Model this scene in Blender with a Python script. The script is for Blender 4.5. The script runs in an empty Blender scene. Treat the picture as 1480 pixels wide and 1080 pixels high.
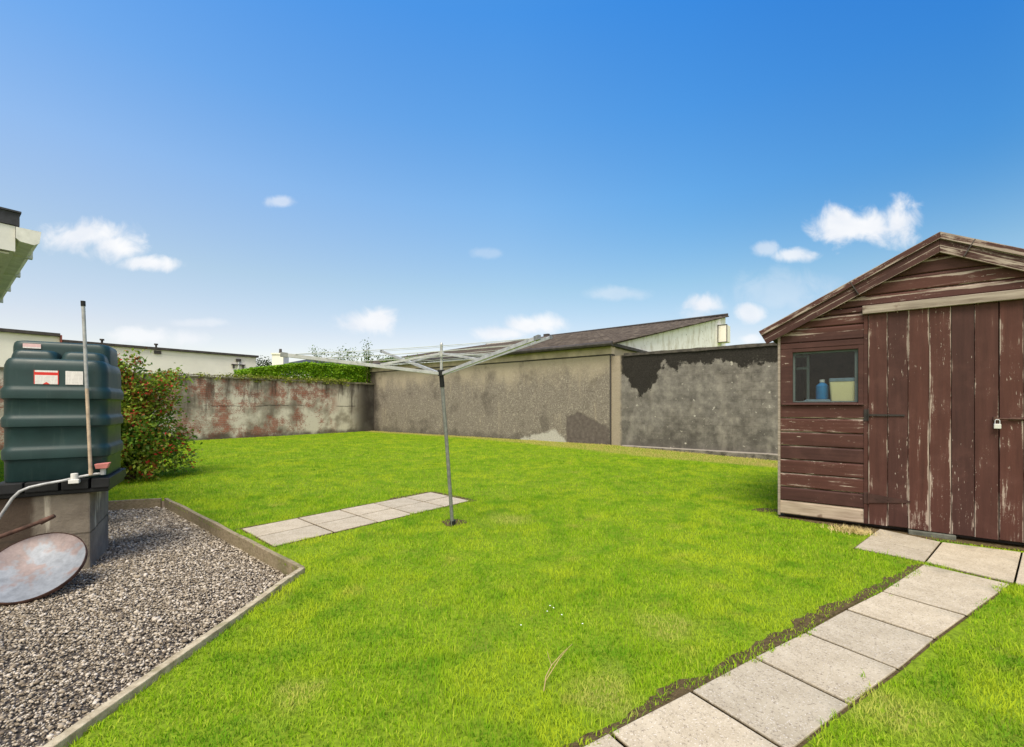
import bpy, bmesh, math, random
import numpy as np
from mathutils import Vector, Matrix
from mathutils.geometry import delaunay_2d_cdt

random.seed(7)
RNG = np.random.default_rng(11)
SC = bpy.context.scene
COL = SC.collection
F, CX, HZ, CAMH = 650.0, 740.0, 586.0, 1.2      # pinhole measured from the photograph (1480 px wide)


def at(px, py, z=0.0):
    """pixel of the photograph -> point on the horizontal plane z"""
    Y = F * (CAMH - z) / (py - HZ)
    return Vector(((px - CX) * Y / F, Y, z))


def lin(r, g, b, k=1.0):
    f = lambda c: (c / 255 / 12.92 if c / 255 <= 0.04045 else ((c / 255 + 0.055) / 1.055) ** 2.4) * k
    return (f(r), f(g), f(b), 1.0)


# ------------------------------------------------------------------ node helper
class G:
    def __init__(s, name):
        s.m = bpy.data.materials.new(name)
        s.m.use_nodes = True
        s.t = s.m.node_tree
        s.t.nodes.clear()
        s.out = s.t.nodes.new('ShaderNodeOutputMaterial')
        s._o = None

    def n(s, ty, **kw):
        nd = s.t.nodes.new(ty)
        for k, v in kw.items():
            setattr(nd, k, v)
        return nd

    def put(s, sock, v):
        if v is None:
            return
        if isinstance(v, bpy.types.NodeSocket):
            s.t.links.new(v, sock)
        else:
            if sock.type == 'VECTOR' and hasattr(v, '__len__'):
                v = tuple(v)[:3]
            sock.default_value = v

    def obj(s):
        if s._o is None:
            s._o = s.n('ShaderNodeTexCoord').outputs['Object']
        return s._o

    def xyz(s, v=None):
        nd = s.n('ShaderNodeSeparateXYZ')
        s.put(nd.inputs[0], v or s.obj())
        return nd.outputs

    def map(s, scale=(1, 1, 1), loc=(0, 0, 0), v=None):
        nd = s.n('ShaderNodeMapping')
        s.put(nd.inputs['Vector'], v or s.obj())
        nd.inputs['Scale'].default_value = scale
        nd.inputs['Location'].default_value = loc
        return nd.outputs[0]

    def noise(s, scale, detail=4, rough=.55, v=None, dist=0):
        nd = s.n('ShaderNodeTexNoise')
        s.put(nd.inputs['Vector'], v or s.obj())
        nd.inputs['Scale'].default_value = scale
        nd.inputs['Detail'].default_value = detail
        nd.inputs['Roughness'].default_value = rough
        nd.inputs['Distortion'].default_value = dist
        return nd.outputs['Fac']

    def vor(s, scale, v=None, feature='F1', out='Distance'):
        nd = s.n('ShaderNodeTexVoronoi', feature=feature)
        s.put(nd.inputs['Vector'], v or s.obj())
        nd.inputs['Scale'].default_value = scale
        return nd.outputs[out]

    def M(s, op, a, b=None, c=None, clamp=False):
        nd = s.n('ShaderNodeMath', operation=op)
        nd.use_clamp = clamp
        for i, v in enumerate((a, b, c)):
            s.put(nd.inputs[i], v)
        return nd.outputs[0]

    def sm(s, x, a, b):
        """smooth step from a to b"""
        nd = s.n('ShaderNodeMapRange', interpolation_type='SMOOTHSTEP')
        s.put(nd.inputs['Value'], x)
        nd.inputs['From Min'].default_value = min(a, b)
        nd.inputs['From Max'].default_value = max(a, b)
        nd.inputs['To Min'].default_value = 0 if a < b else 1
        nd.inputs['To Max'].default_value = 1 if a < b else 0
        return nd.outputs[0]

    def mix(s, f, a, b, blend='MIX'):
        nd = s.n('ShaderNodeMix', data_type='RGBA', blend_type=blend)
        s.put(nd.inputs[0], f)
        s.put(nd.inputs[6], a)
        s.put(nd.inputs[7], b)
        return nd.outputs[2]

    def ramp(s, f, stops, interp='LINEAR'):
        nd = s.n('ShaderNodeValToRGB')
        s.put(nd.inputs[0], f)
        e = nd.color_ramp.elements
        nd.color_ramp.interpolation = interp
        while len(e) < len(stops):
            e.new(.5)
        for el, (p, c) in zip(e, stops):
            el.position = p
            el.color = c
        return nd.outputs[0]

    def wn(s, v):
        nd = s.n('ShaderNodeTexWhiteNoise', noise_dimensions='1D')
        s.put(nd.inputs['W'], v)
        return nd.outputs['Value']

    def isl(s):
        return s.n('ShaderNodeNewGeometry').outputs['Random Per Island']

    def bump(s, h, strength=.4, dist=.01):
        nd = s.n('ShaderNodeBump')
        s.put(nd.inputs['Height'], h)
        nd.inputs['Strength'].default_value = strength
        nd.inputs['Distance'].default_value = dist
        return nd.outputs[0]

    def bsdf(s, col, rough=.8, normal=None, metal=0, spec=.3, **kw):
        nd = s.n('ShaderNodeBsdfPrincipled')
        s.put(nd.inputs['Base Color'], col)
        s.put(nd.inputs['Roughness'], rough)
        nd.inputs['Metallic'].default_value = metal
        nd.inputs['Specular IOR Level'].default_value = spec
        if normal is not None:
            s.put(nd.inputs['Normal'], normal)
        s.t.links.new(nd.outputs[0], s.out.inputs[0])
        return s.m

    def leaf(s, col, trans=.35, rough=.5, spec=.25, normal=None):
        p = s.n('ShaderNodeBsdfPrincipled')
        s.put(p.inputs['Base Color'], col)
        p.inputs['Roughness'].default_value = rough
        p.inputs['Specular IOR Level'].default_value = spec
        if normal is not None:
            s.put(p.inputs['Normal'], normal)
        t = s.n('ShaderNodeBsdfTranslucent')
        s.put(t.inputs[0], col)
        mx = s.n('ShaderNodeMixShader')
        mx.inputs[0].default_value = trans
        s.t.links.new(p.outputs[0], mx.inputs[1])
        s.t.links.new(t.outputs[0], mx.inputs[2])
        s.t.links.new(mx.outputs[0], s.out.inputs[0])
        return s.m


MAT = {}


def simple(name, col, rough=.7, metal=0, spec=.3, var=.25, scale=6, bumpk=.15, bscale=60):
    g = G(name)
    nz = g.noise(scale, 5, .6)
    dark = tuple(c * (1 - var) for c in col[:3]) + (1,)
    lite = tuple(min(1, c * (1 + var)) for c in col[:3]) + (1,)
    c = g.ramp(nz, [(.3, dark), (.7, lite)])
    return g.bsdf(c, rough, g.bump(g.noise(bscale, 3), bumpk, .004), metal, spec)


# ------------------------------------------------------------------ mesh helper
class MB:
    def __init__(s):
        s.v, s.f, s.mi = [], [], []

    def add(s, vs, fs, mi=0):
        o = len(s.v)
        s.v += [tuple(v) for v in vs]
        s.f += [tuple(i + o for i in f) for f in fs]
        s.mi += [mi] * len(fs)
        return s

    def box(s, x0, x1, y0, y1, z0, z1, mi=0):
        vs = [(x, y, z) for z in (z0, z1) for y in (y0, y1) for x in (x0, x1)]
        return s.add(vs, [(0, 2, 3, 1), (4, 5, 7, 6), (0, 1, 5, 4), (2, 6, 7, 3), (0, 4, 6, 2), (1, 3, 7, 5)], mi)

    def prism(s, bot, top, mi=0):
        n = len(bot)
        fs = [tuple(reversed(range(n))), tuple(range(n, 2 * n))]
        fs += [(i, (i + 1) % n, n + (i + 1) % n, n + i) for i in range(n)]
        return s.add(list(bot) + list(top), fs, mi)

    def bar(s, a, b, w, h, up=(0, 0, 1), mi=0):
        a, b = Vector(a), Vector(b)
        d = (b - a).normalized()
        r = d.cross(Vector(up)).normalized()
        u = r.cross(d)
        q = [(-w / 2, -h / 2), (w / 2, -h / 2), (w / 2, h / 2), (-w / 2, h / 2)]
        return s.prism([a + r * x + u * y for x, y in q], [b + r * x + u * y for x, y in q], mi)

    def tube(s, pts, r, seg=10, mi=0, cap=True):
        pts = [Vector(p) for p in pts]
        rs = r if hasattr(r, '__len__') else [r] * len(pts)
        rings, ref = [], None
        for i, p in enumerate(pts):
            d = (pts[min(i + 1, len(pts) - 1)] - pts[max(i - 1, 0)]).normalized()
            if ref is None:
                ref = d.orthogonal().normalized()
            ref = (ref - d * ref.dot(d)).normalized()
            b = d.cross(ref)
            rings.append([p + (ref * math.cos(2 * math.pi * k / seg) + b * math.sin(2 * math.pi * k / seg)) * rs[i] for k in range(seg)])
        vs = [v for rg in rings for v in rg]
        fs = [(i * seg + k, i * seg + (k + 1) % seg, (i + 1) * seg + (k + 1) % seg, (i + 1) * seg + k)
              for i in range(len(pts) - 1) for k in range(seg)]
        if cap:
            fs += [tuple(reversed(range(seg))), tuple(range((len(pts) - 1) * seg, len(pts) * seg))]
        return s.add(vs, fs, mi)

    def loft(s, rings, mi=0, cap=True):
        n = len(rings[0])
        vs = [v for rg in rings for v in rg]
        fs = [(i * n + k, i * n + (k + 1) % n, (i + 1) * n + (k + 1) % n, (i + 1) * n + k)
              for i in range(len(rings) - 1) for k in range(n)]
        if cap:
            fs += [tuple(reversed(range(n))), tuple(range((len(rings) - 1) * n, len(rings) * n))]
        return s.add(vs, fs, mi)

    def build(s, name, mats, parent=None, smooth=None, bevel=0, loc=None):
        me = bpy.data.meshes.new(name)
        me.from_pydata(s.v, [], s.f)
        me.update()
        bm = bmesh.new()
        bm.from_mesh(me)
        if not isinstance(mats, (list, tuple)):
            mats = [mats]
        for f, m in zip(bm.faces, s.mi):
            f.material_index = m
        bmesh.ops.recalc_face_normals(bm, faces=bm.faces)
        if bevel:
            es = [e for e in bm.edges if len(e.link_faces) == 2 and e.calc_face_angle(0) > .6]
            bmesh.ops.bevel(bm, geom=es, offset=bevel, segments=2, profile=.6, affect='EDGES', clamp_overlap=True)
        bm.to_mesh(me)
        bm.free()
        for m in mats:
            me.materials.append(m)
        if smooth is not None:
            me.shade_smooth()
            me.set_sharp_from_angle(angle=math.radians(smooth))
        o = bpy.data.objects.new(name, me)
        COL.objects.link(o)
        if parent:
            o.parent = parent
        if loc is not None:
            o.location = loc
        return o


def np_mesh(name, V, loops, counts, mat, parent=None, smooth=False):
    me = bpy.data.meshes.new(name)
    me.vertices.add(len(V))
    me.vertices.foreach_set('co', np.ascontiguousarray(V, dtype=np.float32).ravel())
    me.loops.add(len(loops))
    me.loops.foreach_set('vertex_index', np.ascontiguousarray(loops, dtype=np.int32))
    me.polygons.add(len(counts))
    st = np.concatenate([[0], np.cumsum(counts)[:-1]]).astype(np.int32)
    me.polygons.foreach_set('loop_start', st)
    if smooth:
        me.polygons.foreach_set('use_smooth', np.ones(len(counts), dtype=bool))
    me.update(calc_edges=True)
    for m in (mat if isinstance(mat, (list, tuple)) else [mat]):
        me.materials.append(m)
    o = bpy.data.objects.new(name, me)
    COL.objects.link(o)
    if parent:
        o.parent = parent
    return o


def thing(name, label, cat, loc=(0, 0, 0), rz=0, group=None):
    o = bpy.data.objects.new(name, None)
    o.empty_display_size = .1
    COL.objects.link(o)
    o.location = loc
    o.rotation_euler = (0, 0, rz)
    return tag(o, label, cat, group)


def tag(o, label, cat, group=None):
    o['label'] = label
    o['category'] = cat
    if group:
        o['group'] = group
    return o


def kind(o, k, label=None, cat=None):
    o['kind'] = k
    if label:
        o['label'] = label
    if cat:
        o['category'] = cat
    return o


# ------------------------------------------------------------------ layout frames
RZ = math.atan2(-.614, .79)                  # walls, shed, houses
EX = Vector((.7896, -.6137, 0))
EY = Vector((.6137, .7896, 0))
CB = Vector((3.01, 13.68, 0))                # near corner of the neighbour's building
CA = CB - EX * 12.0                          # corner where the two garden walls meet
SH = Vector((2.91, 4.875, 0))                # shed, front left corner
RT = math.atan2(.528, .85)                   # tank and the slab path
TX = Vector((.8495, .5277, 0))
TY = Vector((-.5277, .8495, 0))

# gravel bed outline
BTOP = .03
g0 = at(237, 720, BTOP)
g1 = at(433, 820, BTOP)
g2 = at(67, 1076, BTOP)
g3 = g2 + (g2 - g1).normalized() * 2.6
gl = g0 + (at(150, 725, BTOP) - g0).normalized() * 4.5
GRAVEL = [(p.x, p.y) for p in (gl, g0, g1, g2, g3)] + [(-9, g3.y), (-9, gl.y)]
GZ = -.09

# slab path corners on the lawn plane
PL = [(880, 1059), (997, 999), (1088.5, 951), (1162.5, 914), (1222, 881), (1274, 855), (1330, 822)]
PL = [at(*p) for p in PL]
PL[-1] = at(1335, 816)
PL = [PL[0] - TX * .47 * k for k in (3, 2, 1)] + PL
PW = [.40] * (len(PL) - 1) + [.43]
PR = [p - TY * w for p, w in zip(PL, PW)]
PR[-1] = at(1461, 845)
PATH = [[PL[i], PR[i], PR[i + 1], PL[i + 1]] for i in range(len(PL) - 1)]
q = lambda x, y: at(x, y)
CROSS = [[q(1234, 792.5), q(1337, 813), q(1360.6, 784), q(1271, 765)],
         [q(1337, 813.5), q(1466, 844), q(1477, 799), q(1361, 784)]]
e1, e2 = CROSS[1][1], CROSS[1][2]
CROSS.append([e1, e1 + (e1 - CROSS[1][0]) * 1.0, e2 + (e2 - CROSS[1][3]), e2])
# patch of slabs beside the clothes airer
a0, a1 = at(340, 767), at(622, 712)
adir = (a1 - a0).normalized()
across = (at(680, 724) - a1).normalized()
alen = (a1 - a0).length
PATCH = []
for r in range(2):
    cuts = [.05, .60, 1.08, 1.53, 1.99, 2.43]
    for k in range(len(cuts) - 1):
        o_ = a0 + across * (.40 * r)
        PATCH.append([o_ + adir * cuts[k], o_ + adir * cuts[k] + across * .40, o_ + adir * cuts[k + 1] + across * .40, o_ + adir * cuts[k + 1]])


def pip(x, y, poly):
    inside = np.zeros(len(x), bool)
    n = len(poly)
    for i in range(n):
        xi, yi = poly[i][0], poly[i][1]
        xj, yj = poly[i - 1][0], poly[i - 1][1]
        c = ((yi > y) != (yj > y)) & (x < (xj - xi) * (y - yi) / (yj - yi + 1e-12) + xi)
        inside ^= c
    return inside


def vnoise(x, y, s, seed=0):
    """smooth value noise"""
    x = np.asarray(x) * s + seed * 17.3
    y = np.asarray(y) * s + seed * 9.1
    xi, yi = np.floor(x), np.floor(y)
    fx, fy = x - xi, y - yi
    fx, fy = fx * fx * (3 - 2 * fx), fy * fy * (3 - 2 * fy)
    h = lambda a, b: np.modf(np.abs(np.sin(a * 127.1 + b * 311.7 + seed) * 43758.5453))[0]
    return (h(xi, yi) * (1 - fx) + h(xi + 1, yi) * fx) * (1 - fy) + (h(xi, yi + 1) * (1 - fx) + h(xi + 1, yi + 1) * fx) * fy


def ground_z(x, y):
    x, y = np.asarray(x, float), np.asarray(y, float)
    lx = (x - CB.x) * EX.x + (y - CB.y) * EX.y
    ly = (x - CB.x) * EY.x + (y - CB.y) * EY.y
    dip = np.clip(lx / 4.3, 0, 1) * np.clip((ly + 3.4) / 2.6, 0, 1)
    return -.006 - .14 * dip + .008 * (vnoise(x, y, 1.1, 3) - .5)


# ------------------------------------------------------------------ materials
def m_lawn_soil():
    g = G('lawn_soil')
    nz = g.noise(3, 6, .6)
    n2 = g.noise(40, 4, .6)
    c = g.ramp(n2, [(.3, (.10, .15, .012, 1)), (.7, (.22, .32, .02, 1))])
    c = g.mix(g.sm(nz, .55, .75), c, (.15, .19, .025, 1))
    return g.bsdf(c, .95, g.bump(n2, .6, .02), spec=.05)


def wall_distance(g, p):
    """distance in front of the neighbour's wall line, as a socket"""
    return g.M('MULTIPLY', g.M('ADD', g.M('MULTIPLY', g.M('SUBTRACT', p[0], CB.x), EY.x),
                               g.M('MULTIPLY', g.M('SUBTRACT', p[1], CB.y), EY.y)), -1)


def m_grass():
    g = G('grass_blades')
    p = g.xyz()
    r = g.isl()
    c = g.ramp(r, [(0, (.16, .32, .005, 1)), (.45, (.26, .44, .008, 1)), (.8, (.34, .50, .016, 1)), (1, (.47, .54, .06, 1))])
    big = g.noise(.9, 4, .6)
    c = g.mix(g.sm(big, .44, .66), c, (.42, .53, .02, 1))
    mid = g.noise(3.5, 3, .6)
    c = g.mix(g.M('MULTIPLY', g.sm(mid, .54, .36), .85), c, (.13, .30, .008, 1))
    spot = g.noise(2.2, 3, .5, g.map(loc=(4, 9, 0)))
    c = g.mix(g.M('MULTIPLY', g.sm(spot, .60, .74), .55), c, (.50, .45, .09, 1))
    d = wall_distance(g, p)
    dd = g.M('ADD', d, g.M('MULTIPLY', g.M('SUBTRACT', g.noise(1.6, 4), .5), .7))
    th = g.noise(5.5, 4, .6, g.map(loc=(1, 7, 0)))
    c = g.mix(g.M('MULTIPLY', g.sm(th, .60, .74), .5), c, (.33, .30, .07, 1))
    for (qx, qy, rr) in ((735, 752, .35), (960, 905, .22), (870, 1000, .2), (430, 1010, .18), (1290, 1030, .3)):
        P = at(qx, qy)
        a_ = g.M('SUBTRACT', p[0], P.x)
        b_ = g.M('SUBTRACT', p[1], P.y)
        r_ = g.M('SQRT', g.M('ADD', g.M('MULTIPLY', a_, a_), g.M('MULTIPLY', b_, b_)))
        r_ = g.M('ADD', r_, g.M('MULTIPLY', g.M('SUBTRACT', mid, .5), .5))
        c = g.mix(g.M('MULTIPLY', g.sm(r_, rr, rr * .2), .6), c, (.58, .53, .14, 1))
    lx = g.M('ADD', g.M('MULTIPLY', g.M('SUBTRACT', p[0], CB.x), EX.x), g.M('MULTIPLY', g.M('SUBTRACT', p[1], CB.y), EX.y))
    dd = g.M('SUBTRACT', dd, g.M('MULTIPLY', g.sm(lx, -6, 2.5), 1.5))
    c = g.mix(g.M('MULTIPLY', g.sm(dd, .95, .35), .9), c, g.ramp(r, [(0, (.40, .33, .09, 1)), (1, (.64, .53, .19, 1))]))
    geo = g.n('ShaderNodeNewGeometry')
    mv = g.n('ShaderNodeMix', data_type='VECTOR')
    mv.inputs[0].default_value = .45
    g.put(mv.inputs[4], geo.outputs['Normal'])
    mv.inputs[5].default_value = (0, 0, 1)
    nn = g.n('ShaderNodeVectorMath', operation='NORMALIZE')
    g.put(nn.inputs[0], mv.outputs[1])
    return g.leaf(c, .40, .6, .10, nn.outputs[0])


def m_gravel_stone():
    g = G('gravel_stone')
    r = g.isl()
    c = g.ramp(r, [(0, (.13, .102, .072, 1)), (.3, (.24, .197, .138, 1)), (.55, (.37, .315, .235, 1)), (.8, (.53, .465, .37, 1)), (1, (.68, .62, .54, 1))])
    damp = g.noise(1.5, 4, .6)
    c = g.mix(g.M('MULTIPLY', g.sm(damp, .52, .68), .6), c, (.10, .085, .06, 1))
    c = g.mix(g.M('MULTIPLY', g.noise(120, 3), .4), c, (.16, .135, .12, 1))
    return g.bsdf(c, .8, spec=.25)


def m_gravel_bed():
    g = G('gravel_bed')
    v = g.vor(55)
    c = g.ramp(v, [(0, (.22, .19, .17, 1)), (.6, (.05, .043, .036, 1))])
    return g.bsdf(c, .95, g.bump(v, .8, .01), spec=.1)


def m_slab(dark=0.0):
    g = G('paving_slab')
    oi = g.n('ShaderNodeObjectInfo').outputs['Random']
    v = g.n('ShaderNodeTexCoord').outputs['Object']
    n1 = g.noise(7, 5, .6)
    n2 = g.noise(90, 4, .7)
    c = g.ramp(n1, [(.3, (.375, .325, .245, 1)), (.7, (.50, .445, .35, 1))])
    c = g.mix(g.sm(n2, .52, .68), c, (.22, .185, .145, 1))
    c = g.mix(g.sm(g.noise(140, 2), .60, .70), c, (.62, .58, .53, 1))
    tint = g.ramp(oi, [(0, (.90, .89, .87, 1)), (1, (1.06, 1.03, .98, 1))])
    c = g.mix(1, c, tint, 'MULTIPLY')
    stain = g.noise(2.6, 5, .65, g.map(loc=(3, 1, 2)))
    c = g.mix(g.M('MULTIPLY', g.sm(stain, .50, .68), .6), c, (.22, .20, .15, 1))
    return g.bsdf(c, .9, g.bump(n2, .5, .004), spec=.15)


def m_soil():
    g = G('bare_soil')
    n = g.noise(30, 6, .7)
    c = g.ramp(n, [(.3, (.05, .036, .018, 1)), (.6, (.13, .095, .05, 1)), (.8, (.24, .18, .09, 1))])
    return g.bsdf(c, 1, g.bump(n, 1, .02), spec=.05)


def m_roughcast():
    """neighbour's pebble-dashed wall; local x runs to the right, the near corner is x = 0"""
    g = G('roughcast_wall')
    p = g.xyz()
    x, z = p[0], p[2]
    big = g.noise(1.1, 5, .6)
    fine = g.noise(26, 5, .75)
    streak = g.noise(3.2, 4, .6, g.map((1.6, 1, .22)))
    worm = g.vor(16, g.map((1, 1, .6)))
    peb = g.vor(30)
    c = g.ramp(fine, [(.28, (.10, .086, .075, 1)), (.50, (.205, .178, .152, 1)), (.72, (.38, .34, .29, 1))])
    flk = g.noise(13, 3, .55, None, 1.2)
    c = g.mix(g.M('MULTIPLY', g.sm(flk, .54, .66), .45), c, (.44, .395, .33, 1))
    c = g.mix(g.M('MULTIPLY', g.sm(flk, .46, .36), .35), c, (.10, .082, .07, 1))
    # sandy, cleaner render towards the top and in streaks
    topm = g.sm(g.M('ADD', z, g.M('MULTIPLY', g.M('SUBTRACT', g.noise(1.4, 6, .65, g.map((1, 1, .5))), .5), 1.8)), 1.7, 2.75)
    c = g.mix(g.M('MULTIPLY', topm, .75), c, (.47, .40, .30, 1))
    c = g.mix(g.M('MULTIPLY', g.sm(streak, .56, .75), .5), c, (.39, .33, .25, 1))
    c = g.mix(g.M('MULTIPLY', g.sm(big, .52, .70), .55), c, (.085, .072, .064, 1))
    # damp foot and far corner
    foot = g.M('ADD', z, g.M('MULTIPLY', g.M('SUBTRACT', g.noise(2.3, 5), .5), .9))
    c = g.mix(g.M('MULTIPLY', g.sm(foot, .35, .0), .6), c, (.085, .075, .066, 1))
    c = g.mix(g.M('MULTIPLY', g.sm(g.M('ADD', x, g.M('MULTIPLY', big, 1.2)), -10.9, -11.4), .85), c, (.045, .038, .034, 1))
    # repair patches: grey house-shaped patch, pale limewash beside it
    wob = g.M('ADD', g.M('MULTIPLY', g.M('SUBTRACT', g.noise(3.5, 3), .5), .22), g.M('MULTIPLY', g.M('SUBTRACT', g.noise(17, 4, .7), .5), .16))
    xx = g.M('ADD', x, g.M('MULTIPLY', wob, .5))
    prof = g.M('SUBTRACT', 1.02, g.M('MULTIPLY', g.M('ABSOLUTE', g.M('ADD', xx, 1.15)), .46))
    inside = g.M('MULTIPLY', g.sm(g.M('SUBTRACT', g.M('ADD', prof, wob), z), -.05, .06), g.M('MULTIPLY', g.sm(xx, -1.58, -1.54), g.sm(xx, -.04, -.08)))
    c = g.mix(g.M('MULTIPLY', inside, .92), c, g.ramp(g.noise(9, 4), [(.3, (.085, .07, .064, 1)), (.7, (.15, .125, .115, 1))]))
    wx = g.M('ADD', x, 1.95)
    wprof = g.M('SUBTRACT', .40, g.M('MAXIMUM', g.M('MULTIPLY', wx, .9), g.M('MULTIPLY', wx, -.24)))
    white = g.M('MULTIPLY', g.sm(g.M('SUBTRACT', g.M('ADD', wprof, g.M('MULTIPLY', wob, 1.6)), z), -.05, .08), g.sm(xx, -1.54, -1.60))
    c = g.mix(g.M('MULTIPLY', white, .9), c, g.ramp(fine, [(.35, (.34, .32, .29, 1)), (.65, (.58, .555, .51, 1))]))
    h = g.M('ADD', g.M('MULTIPLY', peb, -1), fine)
    return g.bsdf(c, .95, g.bump(fine, .6, .012), spec=.1)


def m_stained_block():
    """grey block wall with tarry black staining along its top; local x from 0 to the right"""
    g = G('stained_block_wall')
    p = g.xyz()
    x, z = p[0], p[2]
    n1 = g.noise(3.2, 8, .72)
    fine = g.noise(30, 5, .75)
    streak = g.noise(3, 5, .6, g.map((.9, 1, .35)))
    c = g.ramp(n1, [(.32, (.095, .087, .08, 1)), (.5, (.185, .17, .156, 1)), (.70, (.33, .305, .272, 1))])
    c = g.mix(g.M('MULTIPLY', fine, .35), c, (.12, .11, .10, 1))
    c = g.mix(g.M('MULTIPLY', g.sm(g.M('ADD', z, g.M('MULTIPLY', g.M('SUBTRACT', n1, .5), 1.4)), .9, .1), .5), c, (.07, .064, .058, 1))
    c = g.mix(g.M('MULTIPLY', g.sm(streak, .50, .72), .4), c, (.36, .33, .29, 1))
    # faint block courses
    br = g.n('ShaderNodeTexBrick')
    g.put(br.inputs['Vector'], g.map((1, 1, 1), v=None))
    cb = g.n('ShaderNodeCombineXYZ')
    g.put(cb.inputs[0], x)
    g.put(cb.inputs[1], z)
    g.put(br.inputs['Vector'], cb.outputs[0])
    br.inputs['Scale'].default_value = 1
    br.inputs['Brick Width'].default_value = .45
    br.inputs['Row Height'].default_value = .225
    br.inputs['Mortar Size'].default_value = .006
    br.inputs['Mortar Smooth'].default_value = .4
    br.inputs['Color1'].default_value = (.72, .70, .68, 1)
    br.inputs['Color2'].default_value = (1.15, 1.13, 1.1, 1)
    br.inputs['Mortar'].default_value = (.62, .6, .58, 1)
    blk = g.M('MULTIPLY', g.sm(g.noise(.9, 3), .42, .6), .5)
    c = g.mix(blk, c, br.outputs['Color'], 'MULTIPLY')
    # lichen spots
    lv = g.noise(7, 2, .5, g.map(loc=(7, 0, 2)))
    c = g.mix(g.sm(lv, .69, .77), c, (.48, .45, .40, 1))
    lv2 = g.noise(15, 3, .5, g.map(loc=(1, 0, 9)))
    c = g.mix(g.M('MULTIPLY', g.sm(lv2, .68, .75), .6), c, (.46, .43, .37, 1))
    # black staining
    edge = g.M('ADD', z, g.M('MULTIPLY', g.M('SUBTRACT', g.noise(2.0, 8, .68, g.map((1, 1, .8), loc=(2.2, 0, 0))), .5), 1.7))
    lim = g.M('SUBTRACT', 2.28, g.M('MULTIPLY', g.sm(g.M('ABSOLUTE', g.M('SUBTRACT', x, .95)), .75, .0), .85))
    edge = g.M('ADD', edge, g.M('MULTIPLY', g.M('SUBTRACT', g.noise(6, 4, .6), .5), .5))
    blackm = g.sm(g.M('SUBTRACT', edge, lim), -.05, .07)
    blackm = g.M('MULTIPLY', blackm, g.sm(g.M('ADD', x, g.M('MULTIPLY', g.noise(3), .3)), .40, .48))
    c = g.mix(g.M('MULTIPLY', blackm, .96), c, g.ramp(fine, [(.35, (.012, .011, .010, 1)), (.75, (.045, .04, .036, 1))]))
    # clean sandy strip next to the building's corner
    c = g.mix(g.M('MULTIPLY', g.sm(g.M('ADD', x, g.M('MULTIPLY', g.noise(4), .12)), .42, .30), .9), c,
              g.ramp(fine, [(.3, (.27, .22, .17, 1)), (.7, (.42, .36, .28, 1))]))
    return g.bsdf(c, .95, g.bump(g.M('ADD', fine, br.outputs['Fac']), .5, .015), spec=.1)


def m_old_garden_wall():
    """wall A: runs along local y, face looks to +x"""
    g = G('old_rendered_wall')
    p = g.xyz()
    y, z = p[1], p[2]
    n1 = g.noise(1.15, 6, .6)
    fine = g.noise(24, 5, .75)
    streak = g.noise(1.8, 6, .65, g.map((1, 1.6, .22)))
    c = g.ramp(n1, [(.36, (.17, .15, .125, 1)), (.47, (.38, .345, .295, 1)), (.57, (.66, .62, .55, 1))])
    c = g.mix(g.M('MULTIPLY', fine, .35), c, (.22, .19, .16, 1))
    # brick showing through where the render fell
    cb = g.n('ShaderNodeCombineXYZ')
    g.put(cb.inputs[0], y)
    g.put(cb.inputs[1], z)
    br = g.n('ShaderNodeTexBrick')
    g.put(br.inputs['Vector'], cb.outputs[0])
    br.inputs['Scale'].default_value = 1
    br.inputs['Brick Width'].default_value = .23
    br.inputs['Row Height'].default_value = .078
    br.inputs['Mortar Size'].default_value = .010
    br.inputs['Color1'].default_value = (.30, .085, .055, 1)
    br.inputs['Color2'].default_value = (.21, .075, .055, 1)
    br.inputs['Mortar'].default_value = (.25, .15, .12, 1)
    brk = g.noise(1.15, 5, .7, g.map(loc=(0, 3.4, 1.3)))
    bm_ = g.M('MULTIPLY', g.sm(g.M('ADD', brk, g.M('MULTIPLY', g.M('SUBTRACT', fine, .5), .45)), .455, .59), .85)
    bm_ = g.M('MULTIPLY', bm_, g.sm(y, -1.6, -2.4))
    c = g.mix(bm_, c, br.outputs['Color'])
    # black run-off streaks from the coping
    dn = g.M('ADD', streak, g.M('MULTIPLY', z, .10))
    c = g.mix(g.M('MULTIPLY', g.sm(dn, .66, .84), .8), c, (.06, .043, .036, 1))
    # horizontal cracks
    cr = g.M('ADD', z, g.M('MULTIPLY', g.M('SUBTRACT', g.noise(1.2, 4), .5), .22))
    crack = g.M('MULTIPLY', g.sm(g.M('ABSOLUTE', g.M('SUBTRACT', cr, 1.18)), .022, .008), g.sm(g.noise(1, 2, .5, g.map(loc=(0, 8, 0))), .48, .56))
    c = g.mix(g.M('MULTIPLY', crack, .85), c, (.03, .026, .022, 1))
    # dark damp corner and foot
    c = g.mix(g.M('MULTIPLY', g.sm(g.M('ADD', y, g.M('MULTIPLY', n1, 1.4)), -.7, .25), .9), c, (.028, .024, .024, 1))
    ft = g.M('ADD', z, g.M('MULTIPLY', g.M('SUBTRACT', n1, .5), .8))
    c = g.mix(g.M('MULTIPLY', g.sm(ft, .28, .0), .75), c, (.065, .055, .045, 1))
    return g.bsdf(c, .95, g.bump(g.M('ADD', fine, n1), .6, .02), spec=.1)


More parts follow.
